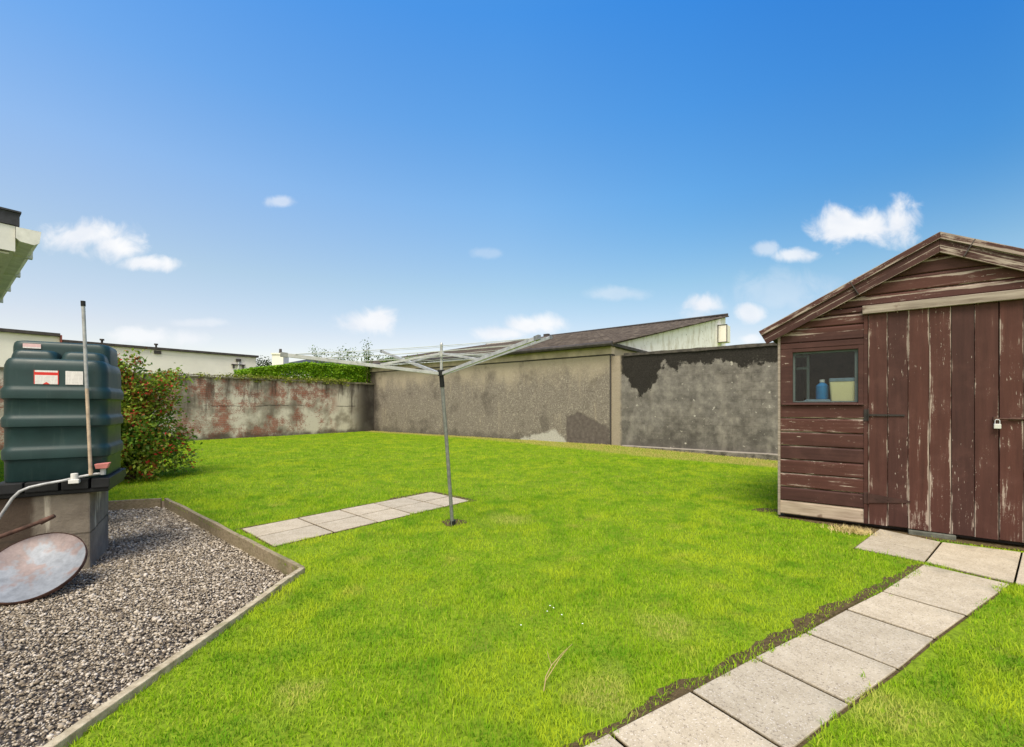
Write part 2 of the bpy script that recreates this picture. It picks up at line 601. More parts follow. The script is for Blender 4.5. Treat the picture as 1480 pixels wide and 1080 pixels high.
def paint(name, along, pitch, off=0.0, wear=.0, edge=.8, base=((.049, .0205, .0165), (.088, .037, .0295))):
    """flaking brown wood paint. along = 'x' for level boards, 'z' for upright planks"""
    g = G(name)
    p = g.xyz()
    c_ = p[2] if along == 'x' else p[0]
    sc = (1.6, 1, 26) if along == 'x' else (26, 1, 1.6)
    sc2 = (5, 1, 60) if along == 'x' else (60, 1, 5)
    k = g.M('DIVIDE', g.M('SUBTRACT', c_, off), pitch)
    pid = g.M('FLOOR', k)
    fr = g.M('FRACT', k)
    rnd = g.wn(pid)
    shift = g.n('ShaderNodeCombineXYZ')
    g.put(shift.inputs[1], g.M('MULTIPLY', rnd, 37.0))
    va = g.n('ShaderNodeVectorMath', operation='ADD')
    g.put(va.inputs[0], g.obj())
    g.put(va.inputs[1], shift.outputs[0])
    v = va.outputs[0]
    grain = g.noise(1, 5, .65, g.map(sc, v=v))
    grain2 = g.noise(1, 4, .6, g.map(sc2, v=v))
    blot = g.noise(5, 5, .6, v)
    c = g.ramp(grain, [(.25, base[0] + (1,)), (.75, base[1] + (1,))])
    c = g.mix(1, c, g.ramp(rnd, [(0, (.78, .80, .86, 1)), (1, (1.2, 1.1, 1.05, 1))]), 'MULTIPLY')
    c = g.mix(g.M('MULTIPLY', g.sm(blot, .45, .75), .35), c, (.13, .06, .05, 1))
    # bare greyed wood: along the board edges, and in flecks
    ed = g.M('MINIMUM', fr, g.M('SUBTRACT', 1, fr))
    e_m = g.M('MULTIPLY', g.sm(ed, .13, .0), edge)
    score = g.M('ADD', g.M('ADD', g.M('MULTIPLY', grain, .75), g.M('MULTIPLY', grain2, .30)), g.M('MULTIPLY', blot, .30))
    score = g.M('ADD', g.M('ADD', score, g.M('MULTIPLY', e_m, .17)), wear + .035)
    score = g.M('ADD', score, g.M('MULTIPLY', g.M('SUBTRACT', rnd, .5), .11))
    fleck = g.noise(1, 3, .6, g.map((14, 1, 70) if along == 'x' else (75, 1, 13), v=v))
    fz = g.noise(2.3, 3, .5, v)
    score = g.M('ADD', score, g.M('MULTIPLY', g.sm(fleck, .62, .74), g.M('MULTIPLY', g.sm(fz, .42, .66), .55)))
    dots = g.M('MULTIPLY', g.sm(g.noise(1, 2, .5, g.map((150, 1, 110) if along == 'x' else (130, 1, 90), v=v)), .60, .72), g.sm(fz, .35, .6))
    score = g.M('ADD', score, g.M('MULTIPLY', dots, .10))
    if along == 'z':
        score = g.M('ADD', score, g.M('MULTIPLY', g.sm(p[2], .65, .05), .075))
    bare = g.M('MULTIPLY', g.sm(score, .815, .92), .78)
    wood = g.ramp(grain2, [(.3, (.27, .21, .175, 1)), (.7, (.52, .445, .38, 1))])
    c = g.mix(bare, c, wood)
    h = g.M('ADD', grain, g.M('MULTIPLY', bare, -.6))
    return g.bsdf(c, .72, g.bump(h, .35, .004), spec=.25)


def m_sky_roof():
    g = G('weathered_roof_sheet')
    p = g.xyz()
    st = g.M('SINE', g.M('MULTIPLY', p[0], 2 * math.pi / .9))
    n1 = g.noise(3, 7, .72, g.map((2.2, .3, 1)))
    c = g.ramp(n1, [(.3, (.040, .033, .027, 1)), (.5, (.085, .069, .056, 1)), (.72, (.17, .145, .115, 1))])
    row = g.M('FRACT', g.M('DIVIDE', p[1], .55))
    c = g.mix(g.M('MULTIPLY', g.sm(row, .12, .0), .6), c, (.018, .014, .012, 1))
    c = g.mix(g.M('MULTIPLY', g.sm(g.noise(5, 4, .6, g.map(loc=(3, 0, 0))), .66, .72), .6), c, (.20, .17, .07, 1))
    return g.bsdf(c, .95, g.bump(n1, .6, .05), spec=.04)


MAT['lawn'] = m_lawn_soil()
MAT['grass'] = m_grass()
MAT['stone'] = m_gravel_stone()
MAT['bed'] = m_gravel_bed()
MAT['slab'] = m_slab()
MAT['soil'] = m_soil()
MAT['rough'] = m_roughcast()
MAT['stained'] = m_stained_block()
MAT['oldwall'] = m_old_garden_wall()
MAT['roofsheet'] = m_sky_roof()
PITCH = .147
MAT['clad'] = paint('cladding_paint', 'x', PITCH, .035, .0, 1.0)
MAT['plank'] = paint('door_paint', 'z', .1465, .745, -.03, 1.0)
MAT['trim'] = paint('trim_paint', 'x', .9, .1, -.03, .2)
MAT['barge'] = paint('bargeboard_paint', 'x', .052, 0, .07, .9)
MAT['bargeworn'] = paint('worn_bargeboard_paint', 'x', .052, 0, .15, .9)


def m_bare(name, a, b):
    g = G(name)
    n = g.noise(1, 5, .65, g.map((3, 3, 40)))
    k = g.noise(9, 4)
    c = g.ramp(n, [(.3, a), (.7, b)])
    c = g.mix(g.M('MULTIPLY', g.sm(k, .6, .72), .7), c, (.10, .055, .04, 1))
    return g.bsdf(c, .85, g.bump(n, .4, .004), spec=.15)


MAT['barewood'] = m_bare('bare_weathered_wood', (.26, .20, .15, 1), (.50, .41, .33, 1))
MAT['greywood'] = m_bare('greyed_wood', (.17, .135, .11, 1), (.40, .345, .29, 1))


def m_edging():
    g = G('edging_timber')
    n = g.noise(1, 5, .65, g.map((30, 30, 60)))
    k = g.noise(5, 5, .6)
    c = g.ramp(n, [(.3, (.17, .135, .085, 1)), (.7, (.33, .275, .185, 1))])
    c = g.mix(g.M('MULTIPLY', g.sm(k, .5, .7), .6), c, (.11, .12, .045, 1))
    return g.bsdf(c, .9, g.bump(n, .4, .005), spec=.1)


MAT['edging'] = m_edging()
g = G('pale_edging')
n_ = g.noise(22, 5, .7)
MAT['paleedge'] = g.bsdf(g.mix(g.M('MULTIPLY', g.sm(g.noise(6), .55, .7), .5), g.ramp(n_, [(.3, (.25, .205, .13, 1)), (.7, (.52, .455, .33, 1))]), (.16, .16, .07, 1)), .9, g.bump(n_, .6, .01), spec=.1)


def m_block_base():
    g = G('concrete_base')
    p = g.xyz()
    n1 = g.noise(4, 6, .65)
    fine = g.noise(45, 4, .7)
    streak = g.noise(5, 4, .6, g.map((2.2, 1, .3)))
    c = g.ramp(n1, [(.3, (.12, .10, .082, 1)), (.7, (.30, .265, .215, 1))])
    c = g.mix(g.M('MULTIPLY', fine, .4), c, (.20, .175, .145, 1))
    c = g.mix(g.M('MULTIPLY', g.sm(streak, .58, .70), .8), c, (.50, .46, .38, 1))
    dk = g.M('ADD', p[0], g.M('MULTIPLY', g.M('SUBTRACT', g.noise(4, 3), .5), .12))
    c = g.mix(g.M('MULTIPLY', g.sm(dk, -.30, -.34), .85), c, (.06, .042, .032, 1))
    jl = g.sm(g.M('ABSOLUTE', g.M('SUBTRACT', p[2], g.M('ADD', .20, g.M('MULTIPLY', g.M('SUBTRACT', g.noise(3), .5), .12)))), .012, .003)
    c = g.mix(g.M('MULTIPLY', jl, .7), c, (.06, .05, .04, 1))
    return g.bsdf(c, .95, g.bump(g.M('ADD', fine, n1), .6, .01), spec=.1)


MAT['base'] = m_block_base()


def m_tank():
    g = G('green_plastic_tank')
    n = g.noise(5, 5, .6)
    st = g.noise(6, 4, .6, g.map((6, 6, .5)))
    c = g.ramp(n, [(.3, (.008, .027, .029, 1)), (.7, (.013, .043, .045, 1))])
    c = g.mix(g.M('MULTIPLY', g.sm(st, .55, .75), .35), c, (.045, .075, .07, 1))
    return g.bsdf(c, g.ramp(n, [(.3, (.38, .38, .38, 1)), (.7, (.52, .52, .52, 1))]), g.bump(g.noise(130, 2), .06, .002), spec=.4)


MAT['tank'] = m_tank()
MAT['blackplastic'] = simple('black_plastic', (.012, .013, .015, 1), .55, var=.5)
MAT['darksteel'] = simple('dark_steel', (.045, .04, .038, 1), .6, .3, var=.4)
MAT['hinge'] = simple('painted_hinge', (.050, .024, .020, 1), .65, var=.4)
MAT['rust'] = simple('rusty_steel', (.075, .040, .030, 1), .85, var=.6, scale=18)
MAT['galv'] = simple('aluminium_tube', (.50, .51, .52, 1), .5, .35, var=.2, scale=20)
MAT['pole'] = simple('grey_pole', (.25, .26, .26, 1), .5, .5, var=.3, scale=25)
MAT['greypipe'] = simple('grey_pipe', (.36, .37, .38, 1), .5, .1, var=.3, scale=20)
MAT['brasspipe'] = simple('cloudy_sight_tube', (.46, .36, .27, 1), .45, .0, var=.3, scale=14)
MAT['whiteplastic'] = simple('white_plastic', (.68, .68, .66, 1), .5, var=.1)
MAT['redplastic'] = simple('faded_red_plastic', (.60, .22, .20, 1), .55, var=.2)
MAT['line'] = simple('clothes_line', (.42, .45, .42, 1), .6, var=.2)
MAT['whitewall'] = simple('cream_render', (.76, .735, .675, 1), .9, var=.06, scale=1.5, bumpk=.3, bscale=40)
MAT['gablewhite'] = None
g = G('gable_cladding')
st = g.noise(2.2, 6, .7, g.map((1, 1, .6)))
c_ = g.ramp(st, [(.33, (.52, .49, .43, 1)), (.52, (.80, .79, .79, 1))])
c_ = g.mix(g.sm(g.noise(6, 4), .66, .72), c_, (.18, .16, .13, 1))
MAT['gablewhite'] = g.bsdf(c_, .9, spec=.15)
MAT['darktrim'] = simple('dark_trim', (.055, .048, .045, 1), .7, var=.4)
MAT['fascia'] = simple('sandy_fascia', (.42, .36, .27, 1), .9, var=.25, scale=3)
MAT['redtile'] = simple('red_tile', (.26, .075, .055, 1), .8, var=.3)
MAT['slate'] = simple('slate', (.040, .042, .050, 1), .75, var=.4, scale=12)
MAT['upvc'] = simple('white_fascia_board', (.70, .70, .67, 1), .45, var=.08)
MAT['gutter'] = simple('algae_gutter', (.70, .70, .66, 1), .5, var=.18, scale=9)
MAT['housewall'] = simple('house_render', (.55, .50, .40, 1), .9, var=.1)
MAT['cream'] = simple('cream_tub', (.78, .68, .40, 1), .45, var=.05)
MAT['bluecan'] = simple('blue_bottle', (.03, .24, .55, 1), .4, var=.1)
MAT['greycloth'] = simple('grey_sheet', (.20, .27, .33, 1), .8, var=.2)
MAT['inside'] = simple('shed_inside', (.11, .075, .05, 1), .9, var=.3)
MAT['sash'] = simple('grey_sash', (.085, .11, .11, 1), .6, var=.15)
MAT['concrete'] = simple('grey_concrete', (.11, .115, .095, 1), .95, var=.35, scale=14, bumpk=.5)
MAT['straw'] = simple('dry_straw', (.55, .44, .20, 1), .9, var=.3)
MAT['twig'] = simple('dry_twig', (.40, .29, .13, 1), .9, var=.3)
MAT['bark'] = simple('bark', (.085, .055, .035, 1), .95, var=.4, scale=20, bumpk=.6)
MAT['petal'] = simple('white_petal', (.85, .85, .82, 1), .7, var=.03)
MAT['lock'] = simple('padlock_metal', (.62, .62, .60, 1), .4, .3, var=.1)
MAT['felt'] = simple('roof_felt', (.055, .045, .04, 1), .95, var=.3, scale=20)
MAT['dishgrey'] = None
g = G('dish_face')
n1 = g.noise(3.2, 5, .6)
n2 = g.noise(14, 5, .7)
p_ = g.xyz()
c_ = g.ramp(n2, [(.3, (.14, .155, .18, 1)), (.7, (.255, .28, .32, 1))])
rs = g.M('ADD', g.M('ADD', n1, g.M('MULTIPLY', p_[1], .65)), g.M('MULTIPLY', g.M('SUBTRACT', n2, .5), .25))
c_ = g.mix(g.M('MULTIPLY', g.sm(rs, .50, .60), .85), c_, g.ramp(n2, [(.3, (.10, .065, .058, 1)), (.7, (.22, .16, .15, 1))]))
c_ = g.mix(g.sm(rs, .70, .78), c_, (.24, .215, .18, 1))
MAT['dishgrey'] = g.bsdf(c_, .5, metal=.15, spec=.4)


def m_leaves(name, stops, trans=.35):
    g = G(name)
    c = g.ramp(g.isl(), stops)
    k = g.noise(2.2, 3)
    c = g.mix(g.M('MULTIPLY', g.sm(k, .4, .65), .5), c, stops[-1][1])
    return g.leaf(c, trans)


MAT['hedge'] = m_leaves('hedge_leaves', [(0, (.06, .17, .008, 1)), (.5, (.17, .36, .010, 1)), (1, (.32, .52, .02, 1))])
MAT['ivy'] = m_leaves('ivy_leaves', [(0, (.07, .10, .010, 1)), (.6, (.22, .26, .03, 1)), (1, (.40, .42, .07, 1))])
MAT['fuchsia'] = m_leaves('fuchsia_leaves', [(0, (.035, .10, .010, 1)), (.45, (.11, .23, .018, 1)), (.8, (.24, .37, .03, 1)), (1, (.34, .36, .045, 1))])
MAT['flower'] = m_leaves('red_flowers', [(0, (.30, .016, .014, 1)), (1, (.62, .05, .04, 1))], .25)
MAT['bronze'] = m_leaves('bronze_leaves', [(0, (.14, .045, .015, 1)), (1, (.32, .13, .03, 1))], .3)
MAT['bramble'] = m_leaves('bramble_leaves', [(0, (.03, .075, .010, 1)), (.6, (.10, .19, .02, 1)), (1, (.22, .30, .05, 1))])
MAT['dtree'] = m_leaves('dark_leaves', [(0, (.02, .035, .012, 1)), (1, (.06, .09, .025, 1))])

# ------------------------------------------------------------------ ground: one sheet to the horizon with the gravel bed cut out
pts = []
for r, stp in ((8, .3), (24, 1.0), (80, 6), (400, 40)):
    k = int(r / stp)
    for i in range(-k, k + 1):
        for j in range(-k, k + 1):
            x, y = i * stp, j * stp + 6
            lim = {8: 0, 24: 8, 80: 24, 400: 80}[r]
            if max(abs(x), abs(y - 6)) > lim + 1e-6 or lim == 0:
                pts.append((x + random.uniform(-.05, .05), y + random.uniform(-.05, .05)))
arr = np.array(pts)
keep = ~pip(arr[:, 0], arr[:, 1], GRAVEL)
pts = [Vector(p) for p, k in zip(pts, keep) if k]
n0 = len(pts)
pts += [Vector(p) for p in GRAVEL]
edges = [(n0 + i, n0 + (i + 1) % len(GRAVEL)) for i in range(len(GRAVEL))]
vo, eo, fo = delaunay_2d_cdt(pts, edges, [], 0, 1e-5)[:3]
va = np.array([tuple(v) for v in vo])
vz = ground_z(va[:, 0], va[:, 1])
faces = []
for f in fo:
    cx = sum(va[i][0] for i in f) / len(f)
    cy = sum(va[i][1] for i in f) / len(f)
    if not pip(np.array([cx]), np.array([cy]), GRAVEL)[0]:
        faces.append(tuple(f))
b = MB()
b.add([(x, y, z) for (x, y), z in zip(va, vz)], faces)
lawn = b.build('lawn', MAT['lawn'])
lawn.data.shade_smooth()
kind(lawn, 'structure', 'green back garden lawn reaching the boundary walls', 'lawn')

b = MB()
b.add([(x, y, GZ) for x, y in GRAVEL], [tuple(range(len(GRAVEL)))])
kind(b.build('gravel_bed', MAT['bed']), 'structure', 'bed under the loose gravel around the oil tank', 'gravel')

# gravel stones (uncountable)
ico = [(0, 0, 1)] + [(.894 * math.cos(a), .894 * math.sin(a), .447) for a in [2 * math.pi * k / 5 for k in range(5)]] + \
      [(.894 * math.cos(a), .894 * math.sin(a), -.447) for a in [2 * math.pi * (k + .5) / 5 for k in range(5)]] + [(0, 0, -1)]
icf = []
for k in range(5):
    k2 = (k + 1) % 5
    icf += [(0, 1 + k, 1 + k2), (1 + k, 6 + k, 1 + k2), (1 + k2, 6 + k, 6 + k2), (6 + k, 11, 6 + k2)]
ico = np.array(ico)
icf = np.array(icf)
N = 190000
sx = RNG.uniform(-6.2, -1.2, N)
sy = RNG.uniform(.9, 5.8, N)
ok = pip(sx, sy, GRAVEL) & (np.abs(sx / sy) < 1.45)
ok &= RNG.random(N) < np.clip(3.2 / sy, .35, 1)
sx, sy = sx[ok], sy[ok]
N = len(sx)
sz = RNG.lognormal(math.log(.0048), .32, N) * np.clip(.8 + .1 * sy, .9, 1.3)
big = RNG.random(N) < .006
sz[big] *= 2.0
V = ico[None] * (1 + RNG.uniform(-.22, .22, (N, 12, 1)))
V = V * (sz[:, None, None] * np.stack([RNG.uniform(.9, 1.5, N), RNG.uniform(.7, 1.1, N), RNG.uniform(.5, .85, N)], 1)[:, None])
aa, bb = RNG.uniform(0, 6.28, N), RNG.normal(0, .5, N)
ca, sa, cb_, sb = np.cos(aa), np.sin(aa), np.cos(bb), np.sin(bb)
X, Yv, Z = V[..., 0], V[..., 1], V[..., 2]
Y2, Z2 = Yv * cb_[:, None] - Z * sb[:, None], Yv * sb[:, None] + Z * cb_[:, None]
X3, Y3 = X * ca[:, None] - Y2 * sa[:, None], X * sa[:, None] + Y2 * ca[:, None]
V = np.stack([X3 + sx[:, None], Y3 + sy[:, None], Z2 + (GZ + sz * .35 + RNG.uniform(0, .008, N) + .010 * vnoise(sx, sy, 2.2, 5) * np.clip((sx + 3.0) / .6, 0, 1))[:, None]], -1)
loops = (icf.ravel()[None] + (np.arange(N) * 12)[:, None]).ravel()
kind(np_mesh('gravel', V.reshape(-1, 3), loops, np.full(N * 20, 3), MAT['stone']), 'stuff',
     'loose grey and pinkish garden gravel around the oil tank', 'gravel')

# ------------------------------------------------------------------ edging boards
def edging(p, q_, w, mat, label, inset, h=BTOP):
    d = (q_ - p).normalized()
    nrm = Vector((-d.y, d.x, 0))
    t = MB()
    n = max(2, int((q_ - p).length / .25))
    rings = []
    for i in range(n + 1):
        c = p.lerp(q_, i / n)
        off = nrm * (random.uniform(-.004, .004))
        dz = random.uniform(-.004, .004)
        a = c + off + nrm * (inset)
        e = c + off + nrm * (inset + w)
        rings.append([Vector((a.x, a.y, -.16)), Vector((e.x, e.y, -.16)), Vector((e.x, e.y, h + dz)), Vector((a.x, a.y, h + dz))])
    t.loft(rings)
    o = t.build('edging_board', mat, bevel=.004)
    return tag(o, label, 'edging board', 'boards edging the gravel bed')


edging(gl, g0 - (g0 - gl).normalized() * .035, .035, MAT['edging'], 'short timber edging board at the far end of the gravel, beside the bush', -.0, BTOP - .002)
edging(g0, g1, .036, MAT['edging'], 'long brown timber edging board between the gravel and the airer slabs', -.0)
edging(g1 + (g2 - g1).normalized() * .002, g3, .040, MAT['paleedge'], 'pale worn edging board between the gravel and the near lawn', .0, BTOP + .004)

# ------------------------------------------------------------------ slabs
def slab(poly, label, group, top=.005, crack=False):
    c = sum(poly, Vector()) / 4
    ins = []
    for p in poly:
        d = (c - p)
        ins.append(p + d.normalized() * .0125)
    dz = random.uniform(-.002, .003)
    tl = [random.uniform(-.002, .002) for _ in range(4)]
    t = MB()
    if crack:
        m0 = ins[0].lerp(ins[3], .45)
        m1 = ins[1].lerp(ins[2], .42)
        md = (ins[3] - ins[0]).normalized() * .007
        for quad in ([ins[0], ins[1], m1 - md, m0 - md], [m0 + md, m1 + md, ins[2], ins[3]]):
            t.prism([Vector((p.x, p.y, -.03)) - c for p in quad], [Vector((p.x, p.y, top + dz)) - c for p in quad])
    else:
        t.prism([Vector((p.x, p.y, -.03)) - c for p in ins], [Vector((p.x, p.y, top + dz + k)) - c for p, k in zip(ins, tl)])
    o = t.build('paving_slab', MAT['slab'], bevel=.004, loc=(c.x, c.y, 0))
    return tag(o, label, 'paving slab', group)


ORD = ['first', 'second', 'third', 'fourth', 'fifth', 'sixth', 'seventh', 'eighth', 'ninth']
for i, pl in enumerate(PATH):
    slab(pl, '%s square paving slab of the narrow path, counting from the shed end' % ORD[len(PATH) - 1 - i], 'slabs of the path to the shed')
for pl, lb, ck in zip(CROSS, ('cracked paving slab at the left end of the row along the shed doors',
                              'wide paving slab in front of the shed door hinges, joining the narrow path',
                              'rightmost paving slab of the row along the shed doors'), (True, False, False)):
    slab(pl, lb, 'slabs along the shed doors', crack=ck)
for i, pl in enumerate(PATCH):
    r, k = divmod(i, len(PATCH) // 2)
    slab(pl, '%s paving slab from the edging board in the %s row beside the airer' % (ORD[k], ('back', 'front')[r]), 'slabs beside the clothes airer')


# ------------------------------------------------------------------ bare soil along edges
def blob(name, pts_, label, z=.004):
    t = MB()
    t.add([(p[0], p[1], float(ground_z(p[0], p[1])) + .0005 + z) for p in pts_], [tuple(range(len(pts_)))])
    o = t.build(name, MAT['soil'])
    return kind(o, 'structure', label, 'soil')


SOIL = []
strip_in, strip_out = [], []
L0, L1 = PL[1], PL[-1]
ns = 120
for i in range(ns + 1):
    p = L0.lerp(L1, i / ns)
    w = .006 + .12 * max(0, float(vnoise(i * .24, 0, 1, 4) * .6 + vnoise(i * .9, 0, 1, 5) * .4) - .15) * (1.0 if i / ns > .25 else .7)
    strip_in.append(p - TY * .02)
    strip_out.append(p + TY * w)
SOIL.append([(p.x, p.y) for p in strip_in + strip_out[::-1]])
blob('soil_strip', SOIL[0], 'bare soil strip along the left edge of the slab path')
# soil round the slab patch: far and end edges
inn, out = [], []
for i in range(31):
    p = a0.lerp(a1, i / 30)
    w = .02 + .06 * float(vnoise(i * .5, 3, 1, 6)) + (.05 if i > 22 else 0)
    inn.append(p + across * .015)
    out.append(p - across * w)
e_in, e_out = [], []
for i in range(12):
    p = a1.lerp(a1 + across * .86, i / 11)
    w = .05 + .07 * float(vnoise(i * .6, 5, 1, 8))
    e_in.append(p - adir * .02)
    e_out.append(p + adir * w)
poly = [(p.x, p.y) for p in inn + e_in[1:] + e_out[::-1] + out[::-1]]
SOIL.append(poly)
blob('soil_strip', poly, 'bare soil along the far edge of the slabs beside the airer')
AB = at(655, 757)
poly = [(AB.x + (.125 + .03 * math.sin(3 * a) + random.uniform(-.02, .02)) * math.cos(a), AB.y + .03 + (.15 + random.uniform(-.03, .03)) * math.sin(a)) for a in [2 * math.pi * k / 22 for k in range(22)]]
SOIL.append(poly)
blob('soil_patch', poly, 'round patch of bare soil around the foot of the airer pole')
# soil and rubble along the shed's foot
poly = []
for i in range(16):
    s_ = -.02 + i * .06
    p = SH + EX * s_ - EY * (.04 + .08 * float(vnoise(i * .7, 1, 1, 2)) + (.12 if s_ > .45 else 0))
    poly.append((p.x, p.y))
poly += [(p.x, p.y) for p in (SH + EX * 2.8 - EY * .02, SH + EX * 2.8 + EY * 2.2, SH + EX * .02 + EY * 2.2)]
SOIL.append(poly)
blob('soil_patch', poly, 'dark bare ground under the shed')
P = at(1108, 737)  # dark patch with thinned grass at the shed's left corner
poly = [(P.x + (.16 + random.uniform(-.03, .03)) * math.cos(a), P.y + (.10 + random.uniform(-.02, .02)) * math.sin(a)) for a in [2 * math.pi * k / 16 for k in range(16)]]
SOIL.append(poly)
blob('soil_patch', poly, 'small dark patch beside the shed corner')

for k, quads in enumerate((PATH, CROSS, PATCH)):
    t = MB()
    for pl in quads:
        c = sum(pl, Vector()) / 4
        t.add([(p.x, p.y, -.002 + .0001 * k) for p in [c + (p_ - c) * 1.02 for p_ in pl]], [(0, 1, 2, 3)])
        t.add([(c.x, c.y, -.02), (c.x + .01, c.y, -.02), (c.x, c.y + .01, -.02)], [(0, 1, 2)]) if False else None
    kind(t.build('slab_bedding', MAT['soil']), 'structure', 'earth bedding in the joints under the paving slabs', 'soil')

# ------------------------------------------------------------------ grass blades (uncountable)
bx_, by_, bs_ = [], [], []
for (y0, y1, dens, sc) in ((.9, 2.2, 15000, 1.0), (2.2, 3.6, 11000, 1.0), (3.6, 6, 6000, 1.25), (6, 10, 2800, 1.6), (10, 24, 1300, 2.2)):
    x0, x1 = -1.35 * y1 - .5, 1.35 * y1 + .5
    n = int(dens * (x1 - x0) * (y1 - y0))
    x = RNG.uniform(x0, x1, n)
    y = RNG.uniform(y0, y1, n)
    lx = (x - CB.x) * EX.x + (y - CB.y) * EX.y
    ly = (x - CB.x) * EY.x + (y - CB.y) * EY.y
    ok = (np.abs(x) < 1.28 * y + .5) & (ly < -.02) & (lx > -11.98)
    ok &= ~pip(x, y, GRAVEL)
    wob = .06 * (vnoise(x, y, 5, 1) - .5) + .05 * (vnoise(x, y, 17, 2) - .5) + .02 * (vnoise(x, y, 43, 2) - .5)
    # slabs: a wobbling border lets grass creep over the edges
    for poly in (PATH + CROSS + PATCH):
        c = sum(poly, Vector()) / 4
        P4 = [(p.x, p.y) for p in poly]
        m = pip(x + wob, y - wob, P4)
        ok &= ~m
    for i, poly in enumerate(SOIL):
        m = pip(x, y, poly)
        ok &= ~(m & (RNG.random(n) > (.45 if i < 2 else .40 if i in (2, 4) else .03)))
    s = SH
    sxl = (x - s.x) * EX.x + (y - s.y) * EX.y
    syl = (x - s.x) * EY.x + (y - s.y) * EY.y
    ok &= ~((sxl > -.05) & (sxl < 3) & (syl > -.02) & (syl < 2.3))
    ok &= RNG.random(n) < (.55 + .6 * vnoise(x, y, 4, 12))
    bx_.append(x[ok])
    by_.append(y[ok])
    bs_.append(np.full(ok.sum(), sc))
x, y, s = map(np.concatenate, (bx_, by_, bs_))
# grass creeping over the right edge of the path
N = len(x)
z = ground_z(x, y) - .004
hgt = RNG.uniform(.016, .036, N) * (.55 + .5 * vnoise(x, y, 2.3, 5) + .5 * vnoise(x, y, 8, 15)) * (.9 + .12 * s)
tall = RNG.random(N) < .015
hgt[tall] *= 1.6
wid = RNG.uniform(.0013, .0026, N) * s
th = RNG.uniform(0, 2 * math.pi, N)
la = RNG.uniform(.1, .9, N)
ld = RNG.uniform(0, 2 * math.pi, N)
dx, dy = np.cos(th) * wid, np.sin(th) * wid
lx_, ly_ = np.cos(ld) * la * hgt, np.sin(ld) * la * hgt
V = np.empty((N, 5, 3))
V[:, 0] = np.stack([x - dx, y - dy, z], 1)
V[:, 1] = np.stack([x + dx, y + dy, z], 1)
V[:, 2] = np.stack([x - dx * .8 + lx_ * .35, y - dy * .8 + ly_ * .35, z + hgt * .6], 1)
V[:, 3] = np.stack([x + dx * .8 + lx_ * .35, y + dy * .8 + ly_ * .35, z + hgt * .6], 1)
V[:, 4] = np.stack([x + lx_, y + ly_, z + hgt * (1 - .25 * la)], 1)
lp = (np.array([0, 1, 3, 2, 2, 3, 4])[None] + (np.arange(N) * 5)[:, None]).ravel()
kind(np_mesh('grass', V.reshape(-1, 3), lp, np.tile([4, 3], N), MAT['grass']), 'stuff', 'short mown bright green grass of the lawn', 'grass')
print('blades', N)


# ------------------------------------------------------------------ leaf clouds
def leaves(name, P, size, mat, parent, flat=.3, aspect=.55):
    N = len(P)
    P = np.asarray(P)
    nrm = RNG.normal(0, 1, (N, 3))
    nrm[:, 2] += flat * 3
    nrm /= np.linalg.norm(nrm, axis=1, keepdims=True)
    t = np.cross(nrm, RNG.normal(0, 1, (N, 3)))
    t /= np.linalg.norm(t, axis=1, keepdims=True)
    u = np.cross(nrm, t)
    sz = (RNG.uniform(.6, 1.25, N) * size)[:, None]
    fold = nrm * sz * .12
    V = np.stack([P - t * sz, P - u * sz * aspect + fold, P + t * sz, P + u * sz * aspect + fold], 1)
    lp = (np.array([0, 1, 2, 0, 2, 3])[None] + (np.arange(N) * 4)[:, None]).ravel()
    return np_mesh(name, V.reshape(-1, 3), lp, np.full(2 * N, 3), mat, parent)


def clumps(centres, n, spread):
    """points in gaussian clumps round centres"""
    c = np.asarray(centres)
    i = RNG.integers(0, len(c), n)
    return c[i] + RNG.normal(0, 1, (n, 3)) * np.asarray(spread)


# fuchsia bush beside the tank
BB = Vector((-6.25, 7.35, 0))
bush = thing('fuchsia_bush', 'tall fuchsia bush with red flowers beside the green oil tank', 'bush', BB)
cen, stems = [], MB()
for k in range(60):
    a = random.uniform(0, 2 * math.pi)
    rr = random.uniform(.15, 1.0) * .79
    top = random.uniform(.45, 1.95) * (1.12 - .38 * rr)
    tip = Vector((rr * math.cos(a), rr * math.sin(a), top))
    mid = Vector((tip.x * .35, tip.y * .35, top * .75))
    pl = [Vector((tip.x * .08, tip.y * .08, -.02)), mid * .5, mid, mid.lerp(tip, .5) + Vector((0, 0, .05)), tip]
    stems.tube(pl, [.014, .011, .008, .006, .004], 5)
    for t_ in (.35, .55, .75, .9, 1.0):
        f = t_ * 4
        i = min(3, int(f))
        cen.append(pl[i].lerp(pl[i + 1], f - i))
for k in range(90):      # low skirt
    a = random.uniform(0, 2 * math.pi)
    rr = random.uniform(.2, .82)
    cen.append(Vector((rr * math.cos(a), rr * math.sin(a), random.uniform(.1, .8))))
stems.build('stem', MAT['bark'], bush)
leaves('foliage', clumps([tuple(c) for c in cen], 17000, (.10, .10, .10)), .036, MAT['fuchsia'], bush)
outer = [tuple(c) for c in cen if c.xy.length > .45 or c.z > 1.2]
leaves('bronze_shoots', clumps(outer, 1400, (.10, .10, .10)), .032, MAT['bronze'], bush)
fl = clumps(random.sample(outer, min(100, len(outer))), 1500, (.05, .05, .07))
leaves('flowers', fl, .030, MAT['flower'], bush, flat=-.2, aspect=.5)

